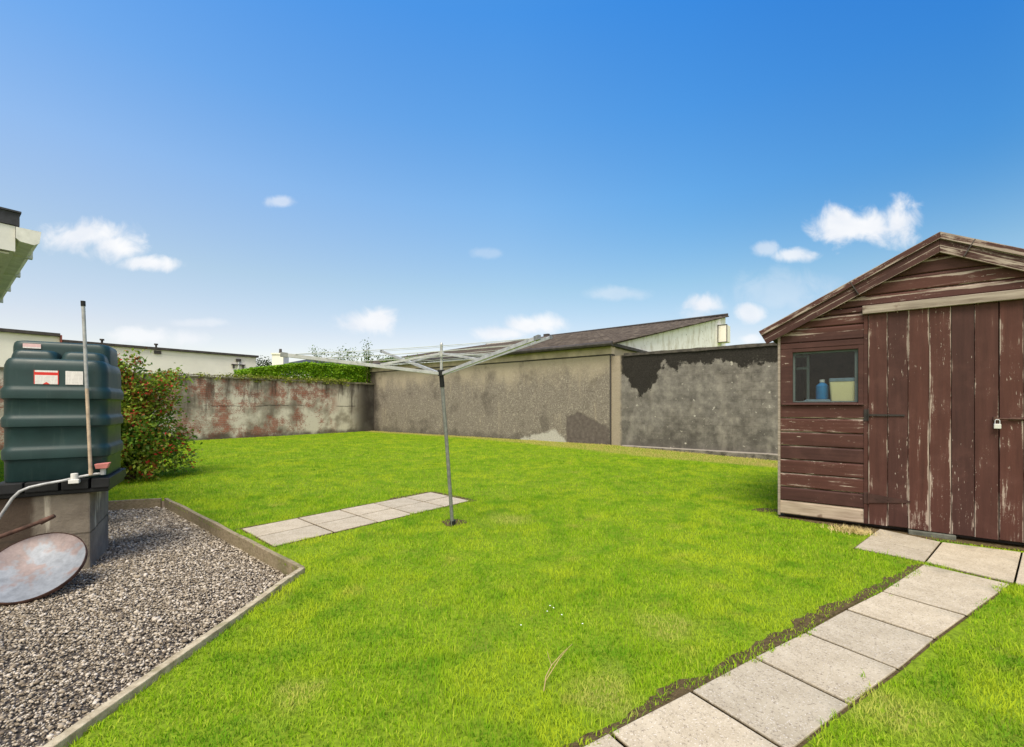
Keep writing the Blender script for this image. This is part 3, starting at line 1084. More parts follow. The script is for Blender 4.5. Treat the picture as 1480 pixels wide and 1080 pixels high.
# ------------------------------------------------------------------ boundary wall A (left/back)
wa = thing('garden_wall', 'old rendered garden wall with brick showing, beyond the bush', 'wall', CA, RZ)
t = MB()
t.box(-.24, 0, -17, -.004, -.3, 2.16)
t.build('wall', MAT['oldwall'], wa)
t = MB()
n = 34
rings = []
for i in range(n + 1):
    y_ = -17 + 16.99 * i / n
    d = random.uniform(-.012, .012)
    rings.append([(-.28 + d, y_, 2.163), (.045 + d, y_, 2.163), (.04 + d, y_, 2.225 + d), (-.27, y_, 2.245 + d)])
t.loft(rings)
t.build('coping', simple('mossy_coping', (.12, .11, .075, 1), .95, var=.5, scale=5, bumpk=.6), wa)

# ivy hanging over the top of wall A
ivy = thing('ivy', 'yellow green creeper trailing over the top of the rendered garden wall', 'creeper', CA + EY * -3.5, RZ)
cen = []
for k in range(260):
    y_ = random.uniform(-5.0, 2.3)
    dens = .35 + .65 * float(vnoise(y_, 0, 1.3, 21))
    if y_ < -1.6:
        dens *= .5
    if random.random() < dens:
        cen.append((random.uniform(-.2, .10), y_, 2.27 - abs(random.gauss(0, .07)) + (.05 if random.random() < .3 else 0)))
t = MB()
for k in range(14):
    ys = random.uniform(-4.5, 1.6)
    t.tube([(-.1 + .1 * math.sin(j + k), ys + j * .22, 2.265 + .015 * math.sin(3 * j)) for j in range(5)], .008, 4)
t.tube([(-.1, -4.6 + j * .4, 2.262) for j in range(18)], .012, 5)
t.build('stem', MAT['bark'], ivy)
leaves('foliage', clumps(cen, 3800, (.05, .08, .045)), .035, MAT['ivy'], ivy)

# hedge behind wall A
hd = thing('hedge', 'bright green clipped hedge rising behind the rendered garden wall', 'hedge', CA - EX * 1.1 - EY * 2.4, RZ)
hx, hy = .85, 2.85


def hedge_top(yv):
    return 2.62 + .40 * np.clip((yv + hy) / 2.2, 0, 1) + .06 * (vnoise(yv, 0, 1.7, 31) - .5)


n = 60000
P = np.stack([RNG.uniform(-hx, hx, n), RNG.uniform(-hy, hy + .2, n), RNG.random(n)], 1)
top_ = hedge_top(P[:, 1]) + .05 * (vnoise(P[:, 0], P[:, 1], 3, 8) - .5)
side = RNG.random(n) < .55
P[:, 2] = np.where(side, 1.2 + (top_ - 1.2) * P[:, 2], top_ - .03 - np.abs(RNG.normal(0, .11, n)))
P[side, 0] = np.where(RNG.random(side.sum()) < .8, 1, -1) * (hx - np.abs(RNG.normal(0, .11, side.sum()))) + .12 * (vnoise(P[side, 1], P[side, 2], 2.6, 3) - .5)
leaves('foliage', P, .045, MAT['hedge'], hd)
t = MB()
for k in range(16):
    yy = -hy + .2 + k * .36
    t.tube([(random.uniform(-.1, .1), yy, 0), (random.uniform(-.2, .2), yy + .05, 1.3), (random.uniform(-.4, .4), yy, 2.5)], [.03, .022, .01], 6)
t.build('trunk', MAT['bark'], hd)


# shrubs and brambles poking up between hedge and roof
def sprig(px, ytop, off, width, label, n=500, mat='bramble', stemn=7):
    # stands on a line behind the hedge
    r = (px - CX) / F
    base = CA + EY * off
    # walk along the hedge direction to the wanted bearing
    tt = (r * base.y - base.x) / (EX.x - r * EX.y)
    base = base + EX * tt
    top = CAMH + (HZ - ytop) * base.y / F
    o = thing('shrub', label, 'shrub', base)
    cen, st = [], MB()
    for k in range(stemn):
        a = random.uniform(0, 6.28)
        w = width * random.uniform(.2, 1)
        tp = Vector((w * math.cos(a), w * math.sin(a), top * random.uniform(.80, 1.0)))
        pl = [Vector((0, 0, 0)), Vector((tp.x * .3, tp.y * .3, tp.z * .6)), tp]
        st.tube(pl, [.02, .013, .005], 5)
        for f in (.72, .8, .88, .95, 1):
            cen.append(tuple(pl[1].lerp(pl[2], (f - .6) / .4)))
    st.build('stem', MAT['bark'], o)
    leaves('foliage', clumps(cen, n, (.12, .12, .10)), .05, MAT[mat], o)


sprig(462, 507, -.4, .55, 'sparse leafy shrub beyond the hedge, under the left airer arm', 520)
sprig(485, 503, -.3, .45, 'wispy shrub behind the middle of the hedge', 380)
sprig(508, 506, -.25, .5, 'low leafy shrub behind the right half of the hedge', 420)
sprig(531, 494, -.15, .12, 'tallest upright green shrub behind the hedge, against the roof', 520)

# ------------------------------------------------------------------ neighbour's long building on the right
nb = thing('outbuilding', 'long roughcast outbuilding with brown sheet roof closing the garden', 'building', CB, RZ)
t = MB()
t.box(-17.6, 0, 0, .25, -.4, 2.724)
t.box(-.25, 0, .253, 14.4, -.4, 2.98)
t.box(-17.6, -17.35, .253, 14.4, -.4, 2.98)
t.build('wall', MAT['rough'], nb)
t = MB()
t.box(-17.6, .03, -.035, .25, 2.765, 2.99)
t.build('fascia', MAT['fascia'], nb)
t = MB()
t.box(-17.6, .02, -.016, .24, 2.725, 2.763)  # dark strip standing in for the shadow gap below the fascia
t.box(-.035, .005, -.015, .0, -.2, 2.74)       # dark joint at the corner
t.build('joint', MAT['darktrim'], nb)
t = MB()
t.tube([(-17.7, -.24, 3.045), (.16, -.24, 3.045)], .075, 8)
t.box(.005, .10, -.05, 14.3, 3.0, 3.09)
t.build('gutter', MAT['darktrim'], nb)
t = MB()
NX, NY = 300, 12
rows = []
for j in range(NY + 1):
    v_ = j / NY
    row = []
    for i in range(NX + 1):
        xx = -17.75 + 17.95 * i / NX
        zz = 3.09 + (6.2 - 3.09) * v_ + .022 * math.sin(2 * math.pi * xx / .3)
        if xx < -12:
            zz -= .13 * v_
        row.append((xx, -.2 + 14.75 * v_, zz))
    rows.append(row)
vs = [p for r in rows for p in r]
fs = [(j * (NX + 1) + i, j * (NX + 1) + i + 1, (j + 1) * (NX + 1) + i + 1, (j + 1) * (NX + 1) + i) for j in range(NY) for i in range(NX)]
t.add(vs, fs)
roof = t.build('roof', MAT['roofsheet'], nb)
md = roof.modifiers.new('thick', 'SOLIDIFY')
md.thickness = .05
t = MB()
t.tube([(-12.0, 14.5, 6.19), (.15, 14.5, 6.26)], .07, 6)
t.tube([(-17.7, 14.5, 6.06), (-12.01, 14.5, 6.08)], .07, 6)
t.box(-12.1, -11.7, 14.35, 14.6, 6.12, 6.34)
t.build('ridge', MAT['darktrim'], nb)
t = MB()
t.prism([(-.1, .0, 3.0), (-.1, 14.4, 3.0), (-.1, 14.4, 6.08), (-.1, .0, 3.04)], [(.03, .0, 3.0), (.03, 14.4, 3.0), (.03, 14.4, 6.08), (.03, .0, 3.04)])
t.build('gable', MAT['gablewhite'], nb)
t = MB()
t.box(-17.6, 0, 14.41, 14.6, -.3, 6.1)
t.build('back_wall', MAT['gablewhite'], nb)
t = MB()
t.box(.035, .50, 12.7, 13.4, 4.52, 5.40)
bxo = t.build('vent_box', MAT['whitewall'], nb, bevel=.01)
t = MB()
for (xa, xb, za, zb) in ((.034, .07, 4.49, 5.43), (.465, .505, 4.49, 5.43), (.07, .465, 4.49, 4.53), (.07, .465, 5.39, 5.43)):
    t.box(xa, xb, 12.685, 12.699, za, zb)
t.build('trim', MAT['darktrim'], bxo)

rc = thing('roof_creeper', 'yellowish creeper growing along the gutter at the far end of the outbuilding roof', 'creeper', CB + EX * -10.5 + EY * .3 + Vector((0, 0, 3.1)), RZ)
t = MB()
t.tube([(-1.9 + .4 * j, .1 * math.sin(j), .06 + .02 * math.sin(2 * j)) for j in range(10)], .015, 5)
t.build('stem', MAT['bark'], rc)
cen = []
for k in range(150):
    x_ = random.uniform(-1.9, 1.7)
    cen.append((x_, random.uniform(-.2, 1.2), .08 + random.random() * (.30 if x_ < 0 else .16) * float(.3 + vnoise(x_, 0, 2.5, 6))))
leaves('foliage', clumps(cen, 1800, (.09, .09, .05)), .045, MAT['bramble'], rc)
# dark stained garden wall between building and shed
dw = thing('garden_wall', 'grey block garden wall with black stain along its top, beside the shed', 'wall', CB + EX * .004, RZ)
t = MB()
t.box(0, 9, .03, .25, -.4, 2.70)
t.build('wall', MAT['stained'], dw)
t = MB()
rings = []
for i in range(46):
    x_ = .40 + 8.6 * i / 45
    d = .03 * float(vnoise(x_, 0, 4, 3))
    rings.append([(x_, .0 - d * .3, 2.68 - d), (x_, .27, 2.70), (x_, .25, 2.735 + d), (x_, .03, 2.735 + d * 1.4)])
t.loft(rings)
t.build('coping', simple('black_coping', (.05, .045, .035, 1), .95, var=.7, scale=6, bumpk=.8, bscale=25), dw)
t = MB()
rings = []
for i in range(31):
    x_ = .35 + 8.6 * i / 30
    d = .02 * float(vnoise(x_, 0, 5, 9))
    rings.append([(x_, -.09 - d, -.4), (x_, .029, -.4), (x_, .029, .015), (x_, -.06 - d, .0 - d)])
t.loft(rings)
g = G('plinth_concrete')
n1 = g.noise(6, 5, .7)
c_ = g.ramp(n1, [(.35, (.05, .045, .036, 1)), (.65, (.20, .18, .15, 1))])
c_ = g.mix(g.sm(g.M('ADD', g.xyz()[2], g.M('MULTIPLY', n1, .05)), .0, .03), c_, (.25, .225, .19, 1))
t.build('plinth', g.bsdf(c_, .95, g.bump(n1, .7, .02)), dw)

# ------------------------------------------------------------------ cream building behind wall A
WB = Vector((-12.87, 22.6, 0))
wb = thing('flat_roofed_building', 'long low cream building with dark roof edge behind the garden wall', 'building', WB, RZ)
t = MB()
t.box(-8, 0, -7.0, 0, -.3, 3.60)
t.box(-8, -.0, -30, -7.003, -.3, 3.80)
t.build('wall', MAT['whitewall'], wb)
t = MB()
t.box(-8.1, .10, -6.94, .10, 3.602, 3.70)
t.box(-8.1, .12, -30.1, -7.0, 3.802, 3.92)
t.build('roof', MAT['darktrim'], wb)
t = MB()
t.box(-.1, .11, -7.0, -6.95, 3.58, 3.86)
t.build('tile_end', MAT['redtile'], wb)
t = MB()
t.box(.002, .05, -4.12, -3.88, 3.42, 3.56)
t.build('vent', MAT['darktrim'], wb)
pp = MB()
pp.tube([(.05, -.82, 1.5), (.05, -.82, 3.32)], .04, 8)
pipe = pp.build('downpipe', MAT['whiteplastic'], wb)
t = MB()
t.box(.01, .09, -1.12, -.52, 3.16, 3.20)
t.box(.01, .1, -.92, -.72, 3.34, 3.46)
t.box(.01, .08, -1.06, -1.0, 3.0, 3.16)
t.box(.01, .08, -.64, -.58, 3.0, 3.16)
t.build('bracket', MAT['darktrim'], pipe)
for y_ in (-15, -9.6, -5.8, -4.05):
    t = MB()
    t.tube([(.0, y_, 3.70 if y_ > -7 else 3.92), (.0, y_, 3.80 if y_ > -7 else 4.02)], .04, 6)
    t.tube([(.0, y_, 3.80 if y_ > -7 else 4.02), (.0, y_, 3.86 if y_ > -7 else 4.08)], .08, 6)
    t.build('roof_vent', MAT['darktrim'], wb)

# far house with chimney
FH = Vector((-21.0, 40, 0))
fh = thing('house', 'distant house with pale chimney beyond the hedge', 'house', FH, 0)
t = MB()
t.box(-1.2, 6, 0, 8, -.3, 4.6)
t.build('wall', MAT['whitewall'], fh)
t = MB()
t.prism([(-1.4, -.3, 4.5), (6.2, -.3, 4.5), (6.2, 8.3, 4.5), (-1.4, 8.3, 4.5)], [(1.0, 3.9, 5.7), (4.5, 3.9, 5.7), (4.5, 4.1, 5.7), (1.0, 4.1, 5.7)])
rf = t.build('roof', MAT['slate'], fh)
t = MB()
t.box(-.45, .55, .2, 1.2, 4.0, 5.75)
t.box(-.52, .62, .13, 1.27, 5.752, 5.88)
ch = t.build('chimney', MAT['whitewall'], fh)
t = MB()
t.tube([(.05, .7, 5.88), (.05, .7, 6.3)], [.14, .11], 8)
t.build('chimney_pot', MAT['darktrim'], ch)
TT = Vector((-24.2, 44, 0))
tr = thing('tree', 'dark distant tree between the cream building and the chimney', 'tree', TT)
t = MB()
t.tube([(0, 0, 0), (.1, 0, 2.5), (0, .1, 4.5)], [.25, .18, .08], 7)
for k in range(6):
    a = k * 1.05
    t.tube([(.05, 0, 2.4 + .2 * k), (.9 * math.cos(a), .9 * math.sin(a), 4.2 + .2 * k)], [.08, .02], 5)
t.build('trunk', MAT['bark'], tr)
cen = [(1.5 * math.cos(a) * r_, 1.5 * math.sin(a) * r_, random.uniform(3, 5.6)) for a, r_ in [(random.uniform(0, 6.28), random.random()) for _ in range(40)]]
leaves('crown', clumps(cen, 2600, (.3, .3, .25)), .10, MAT['dtree'], tr)

# ------------------------------------------------------------------ own house: eave, fascia and gutter at the far left
HP = Vector((-4.22, 4.01, -.085))
ho = thing('house', 'own house at the left edge with slate roof and white gutter', 'house', HP, RZ)
# local: gutter runs along -x, house body on the -y side
t = MB()
t.box(-9, -.12, -6.5, -.42, -.3, 2.60)
t.build('wall', MAT['housewall'], ho)
t = MB()
t.prism([(-9.1, -.115, 2.845), (.0, -.115, 2.845), (.0, -6.6, 2.995), (-9.1, -6.6, 2.995)], [(-9.1, -.115, 2.955), (.0, -.115, 2.955), (.0, -6.6, 3.105), (-9.1, -6.6, 3.105)])
t.prism([(-9.1, -.115, 2.957), (.012, -.105, 2.957), (.012, -6.6, 3.107), (-9.1, -6.6, 3.107)], [(-9.1, -.115, 2.972), (.012, -.105, 2.972), (.012, -6.6, 3.122), (-9.1, -6.6, 3.122)])
t.build('roof', MAT['slate'], ho)
t = MB()
t.box(-9, -.05, -.17, -.14, 2.62, 2.84)
t.prism([(-.04, -.14, 2.62), (-.04, -6.5, 2.77), (-.04, -6.5, 2.99), (-.04, -.14, 2.84)], [(-.01, -.14, 2.62), (-.01, -6.5, 2.77), (-.01, -6.5, 2.99), (-.01, -.14, 2.84)])
t.build('fascia', MAT['upvc'], ho)
t = MB()
t.box(-9, -.06, -.42, -.172, 2.60, 2.618)
t.build('soffit', MAT['gutter'], ho)
t = MB()
prof = [(-.135, 2.83), (-.135, 2.74), (-.115, 2.715), (-.03, 2.705), (.0, 2.73), (.012, 2.83), (.002, 2.83), (-.008, 2.74), (-.03, 2.72), (-.11, 2.728), (-.123, 2.745), (-.123, 2.83)]
L = 3.9
t.loft([[(x_, a_, b_) for a_, b_ in prof] for x_ in (0.0, -L)])
for k in range(4):
    t.box(-.6 - k * 1.0, -.54 - k * 1.0, -.137, .015, 2.702, 2.832)
t.prism([(.0005, -.138, 2.832), (.0005, -.138, 2.738), (.0005, -.113, 2.712), (.0005, -.03, 2.702), (.0005, .003, 2.726), (.0005, .015, 2.832)],
        [(.012, -.138, 2.832), (.012, -.138, 2.738), (.012, -.113, 2.712), (.012, -.03, 2.702), (.012, .003, 2.726), (.012, .015, 2.832)])
gt = t.build('gutter', MAT['gutter'], ho)
t = MB()
t.tube([(-L + .06, -.06, 2.71), (-L + .06, -.06, 2.60), (-L + .05, -.10, 2.52), (-L + .05, -.36, 2.44), (-L + .05, -.38, 2.38), (-L + .05, -.38, 0)], .045, 10)
t.build('downpipe', MAT['upvc'], gt)

# ------------------------------------------------------------------ oil tank on its base
TO = Vector((-3.32, 3.54, 0))
bs = thing('block_plinth', 'low concrete block plinth carrying the green oil tank', 'plinth', TO, RT)
t = MB()
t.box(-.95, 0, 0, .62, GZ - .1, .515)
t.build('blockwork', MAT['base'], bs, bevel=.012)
tk = thing('oil_tank', 'dark green ribbed plastic oil tank on the concrete block plinth', 'oil tank', TO + Vector((0, 0, .517)), RT)
ZB = .517


def rrect(cx, cy, hx, hy, r, z, n=10):
    out = []
    for (sx_, sy_, a0_) in ((1, 1, 0), (-1, 1, 90), (-1, -1, 180), (1, -1, 270)):
        for k in range(n):
            a = math.radians(a0_ + 90 * k / (n - 1))
            out.append((cx + sx_ * (hx - r) + r * math.cos(a), cy + sy_ * (hy - r) + r * math.sin(a), z))
    return out


tcx, thx, tcy, thy = -.195, .285, .30, .31
prof = [(.63, -.01), (.64, .0), (.78, .002), (.795, .012), (.80, .026), (.855, .030), (.872, .022), (.886, .006), (.90, .002), (1.025, .002), (1.035, .012), (1.042, .027),
        (1.09, .031), (1.108, .023), (1.12, .008), (1.135, .004), (1.236, .004), (1.246, .014), (1.252, .030), (1.305, .034), (1.322, .026), (1.338, .010), (1.35, .006),
        (1.46, .006), (1.50, .0), (1.53, -.014), (1.55, -.035), (1.556, -.055)]
t = MB()
t.loft([rrect(tcx, tcy, thx + o_ * .65 + .006, thy + o_ * .65, .08 + o_ * .65, z_ - ZB) for z_, o_ in prof])
body = t.build('body', MAT['tank'], tk, smooth=50)
t = MB()
for cx_, w_ in ((tcx - .137, .122), (tcx + .137, .122)):
    t.loft([rrect(cx_, tcy - .02, w_ + o_, .215 + o_, .05, z_ - ZB) for z_, o_ in ((1.54, .012), (1.575, .006), (1.60, .0), (1.618, -.012), (1.624, -.03))])
t.build('shoulder', MAT['tank'], tk, smooth=50)
t = MB()
t.loft([rrect(tcx - .012, tcy + .08, .288 + o_, .19 + o_, .06, z_ - ZB) for z_, o_ in ((1.52, .0), (1.655, -.002), (1.685, -.006), (1.70, -.016), (1.706, -.035))])
t.build('lid', MAT['tank'], tk, smooth=50)
# ribbed black support tray
t = MB()
for x0_, x1_ in ((-.52, -.36), (-.35, -.17), (-.155, .0), (.015, .125)):
    t.box(x0_, x1_, -.055, .60, .035, .112)
t.box(-.56, .115, -.03, .585, .002, .034)
t.build('support_tray', MAT['blackplastic'], tk, bevel=.008)


def label_mat(name, kind_):
    g = G(name)
    p = g.xyz()
    x, z = p[0], p[2]
    white = (.72, .70, .70, 1)
    fineln = g.M('GREATER_THAN', g.M('FRACT', g.M('MULTIPLY', z, 95)), .55)
    word = g.M('GREATER_THAN', g.noise(60, 1, .5, g.map((1.6, 1, .3))), .47)
    ln = g.M('MULTIPLY', fineln, word)
    c = g.mix(g.M('MULTIPLY', ln, .45), white, (.42, .40, .42, 1))
    if kind_ == 'red':
        c = g.mix(g.M('MULTIPLY', g.M('GREATER_THAN', z, .016), g.M('LESS_THAN', z, .038)), c, (.62, .035, .03, 1))
        tri = g.M('LESS_THAN', g.M('ADD', g.M('ABSOLUTE', x), g.M('MULTIPLY', z, 1.2)), -.042)
        c = g.mix(tri, c, (.60, .05, .04, 1))
        c = g.mix(g.M('GREATER_THAN', g.M('ABSOLUTE', x), .062), c, (.62, .05, .04, 1))
    if kind_ == 'top':
        c = g.mix(g.M('MULTIPLY', g.M('GREATER_THAN', z, -.008), .5), c, (.65, .25, .28, 1))
    return g.bsdf(c, .5, spec=.3)


fy = tcy - thy - .004
for nm, cx_, zz, w_, h_, kd, lb in (('warning_label', -.243, 1.412, .067, .052, 'red', 'red and white warning label'),
                                    ('notice_label', -.088, 1.412, .050, .052, 'plain', 'plain pale notice label'),):
    t = MB()
    t.box(-w_, w_, -.002, 0, -h_, h_)
    o = t.build(nm, label_mat(nm, kd), tk, loc=(cx_, fy - .0015, zz - ZB))
    o['label'] = lb
t = MB()
t.box(-.05, .05, -.002, 0, -.018, .018)
o = t.build('lid_label', label_mat('lid_label', 'top'), tk, loc=(-.375, tcy - .1115, 1.662 - ZB))

# fuel pipe, valve and sight tube on the front of the tank
pb = [(.035, -.05, .665), (-.02, -.06, .664), (-.10, -.07, .652), (-.20, -.08, .630), (-.30, -.09, .615), (-.37, -.10, .600), (-.42, -.105, .575), (-.455, -.11, .53), (-.49, -.11, .46), (-.56, -.11, .32), (-.62, -.11, .12), (-.65, -.1, -.09)]
t = MB()
t.tube([(a, b_, c - ZB) for a, b_, c in pb], .010, 8)
pi_ = t.build('fuel_pipe', MAT['greypipe'], tk, smooth=60)
t = MB()
t.tube([(-.135, -.075, .625 - ZB), (-.135, -.075, .68 - ZB)], .022, 10)
t.box(-.165, -.105, -.10, -.05, .605 - ZB, .635 - ZB)
t.build('filter_cap', MAT['whiteplastic'], pi_, bevel=.004)
t = MB()
t.tube([(.025, -.05, .655 - ZB), (.025, -.05, .705 - ZB)], .018, 10)
t.build('valve', MAT['greypipe'], pi_)
t = MB()
t.prism([(-.012, -.085, .705 - ZB), (.055, -.085, .705 - ZB), (.055, -.02, .705 - ZB), (-.012, -.02, .705 - ZB)],
        [(-.02, -.09, .742 - ZB), (.07, -.09, .748 - ZB), (.07, -.02, .748 - ZB), (-.02, -.02, .742 - ZB)])
t.build('valve_handle', MAT['redplastic'], pi_, bevel=.004)
t = MB()
t.tube([(-.043, -.065, .66 - ZB), (-.045, -.066, .70 - ZB)], .014, 8)
t.tube([(-.045, -.066, .70 - ZB), (-.066, -.066, 1.33 - ZB)], .0115, 10)
sg = t.build('sight_tube', MAT['brasspipe'], tk, smooth=60)
t = MB()
t.tube([(-.066, -.066, 1.33 - ZB), (-.087, -.066, 1.97 - ZB)], .0115, 10)
t.build('upper_tube', MAT['greypipe'], sg, smooth=60)
t = MB()
t.tube([(-.087, -.066, 1.965 - ZB), (-.088, -.066, 2.005 - ZB)], .0145, 10)
t.build('cap', MAT['blackplastic'], sg, smooth=60)

pi_.location.x = .06
sg.location.x = .06

# ------------------------------------------------------------------ old satellite dish leaning on the plinth
DC = Vector((-3.27, 3.08, .10))
dh = thing('satellite_dish', 'rust stained old satellite dish lying against the plinth', 'dish', DC)
nrm = Vector((.26, -.56, .79)).normalized()
xa = Vector((1, .25, 0))
xa = (xa - nrm * xa.dot(nrm)).normalized()
ya = nrm.cross(xa)
dh.rotation_euler = Matrix((xa, ya, nrm)).transposed().to_euler()
t = MB()
seg, rings = 48, []
RX, RY = .262, .272
for r_, zz in ((.02, -.045), (.25, -.043), (.5, -.034), (.75, -.018), (.93, -.003), (.985, .004), (.985, -.02), (.95, -.03), (.7, -.046), (.3, -.06), (.02, -.062)):
    rings.append([(RX * r_ * math.cos(2 * math.pi * k / seg), RY * r_ * math.sin(2 * math.pi * k / seg), zz) for k in range(seg)])
t.loft(rings)
t.build('reflector', MAT['dishgrey'], dh, smooth=60)
t = MB()
rings = []
for r_, zz in ((.986, -.022), (.986, .006), (.995, .010), (1.012, .006), (1.015, -.018), (1.0, -.024)):
    rings.append([(RX * r_ * math.cos(2 * math.pi * k / seg), RY * r_ * math.sin(2 * math.pi * k / seg), zz) for k in range(seg)])
t.loft(rings, cap=False)
t.build('rim', MAT['rust'], dh, smooth=60)
t = MB()
t.tube([(-.40, .13, .03), (-.22, .22, .07), (-.06, .30, .11)], [.016, .015, .013], 8)
t.tube([(-.08, .285, .105), (-.01, .325, .13)], [.02, .014], 8)
t.build('feed_arm', MAT['rust'], dh, smooth=60)

# ------------------------------------------------------------------ rotary clothes airer
A0 = at(655, 760)
AIR = thing('rotary_airer', 'grey rotary clothes airer with leaning pole on the lawn', 'clothes airer', A0)
W = lambda v: Vector(v) - A0
HUB = Vector((-.678, 4.31, 1.505))
TOPP = Vector((-.670, 4.27, 1.775))
lowp = Vector(A0)
t = MB()
t.tube([W(lowp + Vector((0, 0, -.1))), W(lowp.lerp(HUB, .55)), W(HUB)], [.0175, .0175, .0165], 12)
t.build('pole', MAT['pole'], AIR, smooth=60)
t = MB()
t.tube([W(HUB), W(TOPP)], .013, 10)
t.tube([W(TOPP), W(TOPP + Vector((0, 0, .02)))], [.017, .010], 10)
t.build('mast', MAT['galv'], AIR, smooth=60)
t = MB()
ax = (HUB - lowp).normalized()
t.tube([W(HUB - ax * .13), W(HUB - ax * .02)], .022, 12)
t.tube([W(HUB - ax * .02), W(HUB + ax * .035)], .034, 12)
t.build('hub', MAT['blackplastic'], AIR, smooth=50)
t = MB()
UH = HUB.lerp(TOPP, .68)
t.tube([W(UH - ax * .02), W(UH + ax * .025)], .026, 12)
t.build('top_collar', MAT['galv'], AIR, smooth=50)
t = MB()
t.tube([W(lowp + Vector((0, 0, -.02))), W(lowp + ax * .055)], .028, 10)
t.build('socket', MAT['blackplastic'], AIR, smooth=50)
TIPS = [Vector((-1.82, 3.60, 1.604)), Vector((.186, 3.36, 1.702)), Vector((.462, 5.46, 2.024)), Vector((-1.56, 5.40, 1.848))]
for T_ in TIPS:
    d = (T_ - HUB)
    d2 = Vector((d.x, d.y, 0)).normalized()
    st = HUB + d2 * .03
    t = MB()
    t.bar(W(st), W(T_), .022, .030)
    arm = t.build('arm', MAT['galv'], AIR, bevel=.002)
    t = MB()
    t.bar(W(T_ - d.normalized() * .02), W(T_ + d.normalized() * .03), .027, .036)
    t.build('end_cap', MAT['pole'], arm)
    t = MB()
    mid = st.lerp(T_, .42)
    t.bar(W(UH + d2 * .025), W(mid + Vector((0, 0, .014))), .015, .020)
    t.build('strut', MAT['galv'], AIR, bevel=.002)
t = MB()
for f in (.42, .60, .78, .95):
    pts4 = [HUB.lerp(T_, f) + Vector((0, 0, .014)) for T_ in TIPS]
    for i in range(4):
        a_, b_ = pts4[i], pts4[(i + 1) % 4]
        sag = .012 * f
        t.tube([W(a_), W(a_.lerp(b_, .25)) - Vector((0, 0, sag * .75)), W(a_.lerp(b_, .5)) - Vector((0, 0, sag)), W(a_.lerp(b_, .75)) - Vector((0, 0, sag * .75)), W(b_)], .0024, 5)
t.build('clothes_line', MAT['line'], AIR)

# ------------------------------------------------------------------ garden shed
shed = thing('garden_shed', 'brown wooden garden shed with flaking paint and double doors', 'shed', SH, RZ)
WID, DEP = 2.5, 2.1
APX, APZ = 1.25, 2.70
SL = .52
EAVE = APZ - SL * APX
DX0, DX1, DZ0, DZ1 = .745, 2.465, .045, 2.10


def clip(poly, a, b_, c):
    """keep a*x + b*z <= c"""
    out = []
    for i in range(len(poly)):
        p, q_ = poly[i], poly[(i + 1) % len(poly)]
        fp, fq = a * p[0] + b_ * p[1] - c, a * q_[0] + b_ * q_[1] - c
        if fp <= 0:
            out.append(p)
        if (fp < 0 < fq) or (fq < 0 < fp):
            tt = fp / (fp - fq)
            out.append((p[0] + (q_[0] - p[0]) * tt, p[1] + (q_[1] - p[1]) * tt))
    return out


def boards(zs, xa, xb):
    t = MB()
    for z0, z1 in zs:
        # split across the lip so that the shiplap profile reads
        for (za, zb, ya, yb) in ((z0 + .003, z0 + .012, -.015, -.021), (z0 + .012, z1 - .020, -.021, -.019), (z1 - .020, z1 - .002, -.019, -.009)):
            if zb <= za:
                continue
            pl = [(xa, za), (xb, za), (xb, zb), (xa, zb)]
            for k in range(2):
                sgn = -1 if k == 0 else 1
                pl = clip(pl, sgn * SL, 1, APZ - .09 + sgn * SL * APX)
                if len(pl) < 3:
                    break
            if len(pl) < 3:
                continue
            yy = lambda z_: ya + (yb - ya) * (z_ - za) / (zb - za)
            t.prism([(x_, 0, z_) for x_, z_ in pl], [(x_, yy(z_), z_) for x_, z_ in pl])
    return t


zl = [(.035 + PITCH * k, .035 + PITCH * (k + 1)) for k in range(20)]
low = [z_ for z_ in zl if 0 < zl.index(z_) < 8]        # below the window
t = boards(low, .0, DX0 - .03)
t.build('cladding', MAT['clad'], shed)
t = MB()
t2 = boards([(1.86, 1.86 + .147), (2.007, 2.115)], .0, DX0 - .03)
t.add(t2.v, t2.f)
t3 = boards([(2.175, 2.275), (2.275, 2.42), (2.42, 2.565), (2.565, 2.72)], .0, WID)
t.add(t3.v, t3.f)
t4 = boards([(2.115, 2.172)], .0, DX0 - .031)
t.add(t4.v, t4.f)
t.build('cladding', MAT['clad'], shed)
t = boards([zl[0]], -.0, DX0 - .032)
o = t.build('bottom_board', MAT['barewood'], shed)
o['label'] = 'bare pale bottom board'
# inner structure: side walls, back wall, floor, corner posts
t = MB()
t.box(0.002, .03, .002, DEP, .04, EAVE - .02)
t.box(WID - .03, WID - .002, .002, DEP, .04, EAVE - .02)
t.prism([(0.032, DEP - .03, .04), (WID - .032, DEP - .03, .04), (WID - .032, DEP - .03, EAVE + .01), (APX, DEP - .03, APZ - .01), (.032, DEP - .03, EAVE + .01)],
        [(0.032, DEP, .04), (WID - .032, DEP, .04), (WID - .032, DEP, EAVE + .01), (APX, DEP, APZ - .01), (.032, DEP, EAVE + .01)])
t.build('wall', MAT['inside'], shed)
t = MB()
t.box(.032, WID - .032, .004, DEP - .032, .04, .07)
t.build('floor', MAT['inside'], shed)
t = MB()
for y_ in (.1, 1.0, 1.9):
    t = MB()
    t.box(.02, WID - .02, y_, y_ + .06, -.03, .038)
    t.build('bearer', MAT['darktrim'], shed)
t = MB()
t.box(-.022, .002, -.03, .03, .02, EAVE - .01)
o = t.build('corner_trim', MAT['greywood'], shed, bevel=.003)
o['label'] = 'pale bare corner strip'
